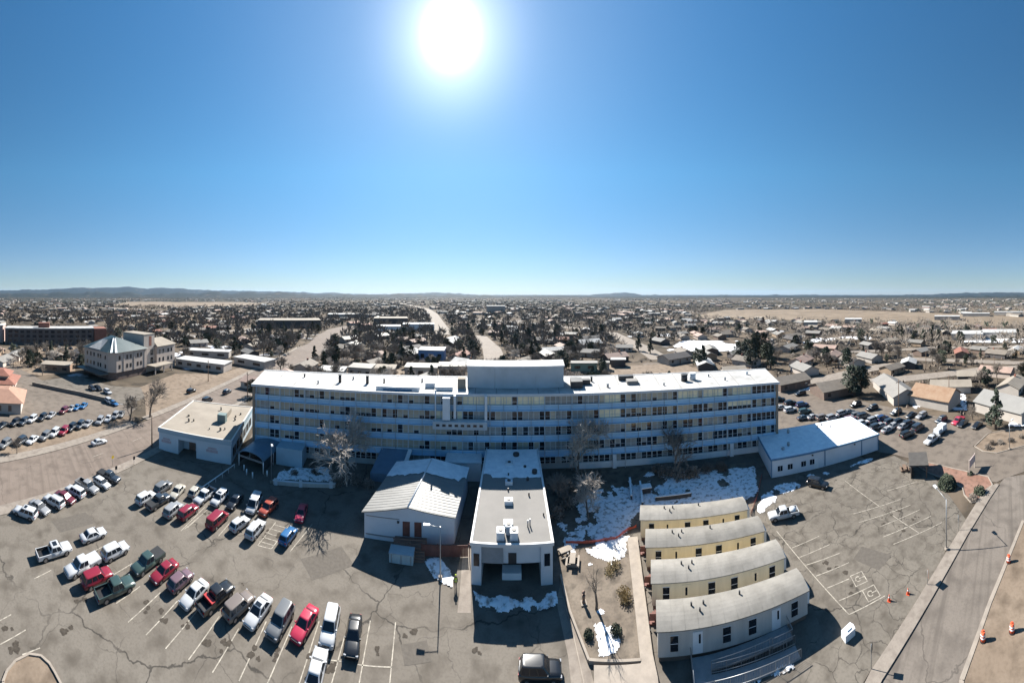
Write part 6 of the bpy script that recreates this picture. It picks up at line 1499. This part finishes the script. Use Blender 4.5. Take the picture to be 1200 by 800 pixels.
for d, u, x, y, t in TS:
    ever = t < (.26 if d < 500 else .38 if d < 900 else .55)
    if ever and ne < 290:
        ne += 1; i = tr_.randrange(3); tree('evergreen_tree', (J0, J1, J2)[i], (x, y, 0), '%s evergreen tree among the houses %s' % (('rounded juniper green', 'bushy dark', 'conical dark')[i], zone(u)), group='evergreens among the houses %s' % zone(u), s=tr_.uniform(.6, 1.35), rz=tr_.uniform(0, 6))
    elif not ever and nb < 290:
        nb += 1; i = tr_.randrange(3); tree('bare_tree', (T0, T1, T2)[i], (x, y, 0), '%s leafless tree among the houses %s' % (('spreading grey', 'upright grey', 'pale broad')[i], zone(u)), group='leafless trees among the houses %s' % zone(u), s=tr_.uniform(.7, 1.45), rz=tr_.uniform(0, 6))
    else: rest.append((d, x, y, ever))
b = MB()
for d, x, y, ever in rest:
    z = terrain_z(x, y); h_ = tr_.uniform(3.5, 7.5) if ever else tr_.uniform(5, 9.5); wd = h_*tr_.uniform(.55, .9); n = 26 if d < 700 else 14 if d < 1500 else 6
    for _ in range(n):
        e = Vector((tr_.gauss(0, 1), tr_.gauss(0, 1), tr_.gauss(0, 1))).normalized(); k = tr_.uniform(.3, 1)
        p = Vector((x+e.x*wd*.5*k, y+e.y*wd*.5*k, z+h_*.52+e.z*h_*.46*k))
        if ever: s = h_*tr_.uniform(.16, .3); uu = skew(e, tr_, 1); vv = uu.orthogonal().normalized(); b.add([p-uu*s*.6, p-vv*s*.5, p+uu*s*.6, p+vv*s*.6], [(0, 1, 2, 3)], tr_.randrange(2))
        else: s = h_*tr_.uniform(.3, .5); uu = (e+Vector((0, 0, .9))).normalized(); vv = uu.orthogonal().normalized()*s*.14; b.add([p-vv, p+vv, p+uu*s], [(0, 1, 2)], 2)
struct('distant_trees', b, [M_fol, M_pine, M_ftwig], 'stuff')
# dry brush on open ground, nobody could count it
b = MB(); br = random.Random(8)
for _ in range(60000):
    d = br.uniform(75, 1300); u = br.uniform(-40, 1240); a = (u-U0)/F; x, y = d*math.sin(a), d*math.cos(a)
    if noise.noise(Vector((x/60, y/60, 4))) < -.05 or blocked(x, y, 1) : continue
    s = br.uniform(.5, 1.5)*(1+d/900)
    for _ in range(3):
        e = Vector((br.gauss(0, 1), br.gauss(0, 1), abs(br.gauss(0, .7)))).normalized()*s*.5; v = Vector((-e.y, e.x, .2)).normalized()*s*.3
        b.add([(x+e.x-v.x, y+e.y-v.y, .02), (x+e.x+v.x, y+e.y+v.y, .02), (x+e.x*.4, y+e.y*.4, s*br.uniform(.5, 1))], [(0, 1, 2)], br.randrange(2))
struct('dry_brush', b, [M_twig, MATS['brown_house_wall']], 'stuff')
# ================================================================== THE AIR: one closed box of thin haze
b = MB(); b.box(-26000, 26000, -26000, 26000, -60, 420); hz = struct('haze', b, [], 'stuff')
m = bpy.data.materials.new('haze_air'); m.use_nodes = True; n = m.node_tree.nodes; n.remove(n['Principled BSDF'])
v = n.new('ShaderNodeVolumePrincipled'); v.inputs['Color'].default_value = (.4, .66, 1, 1); v.inputs['Density'].default_value = 1.8e-5; v.inputs['Anisotropy'].default_value = .2
m.node_tree.links.new(v.outputs[0], n['Material Output'].inputs['Volume']); hz.data.materials.append(m)
for o in bpy.data.objects:
    if 'painted' in o: del o['painted']
    if o.parent is not None:
        for k in ('label', 'category', 'group'):
            if k in o: del o[k]
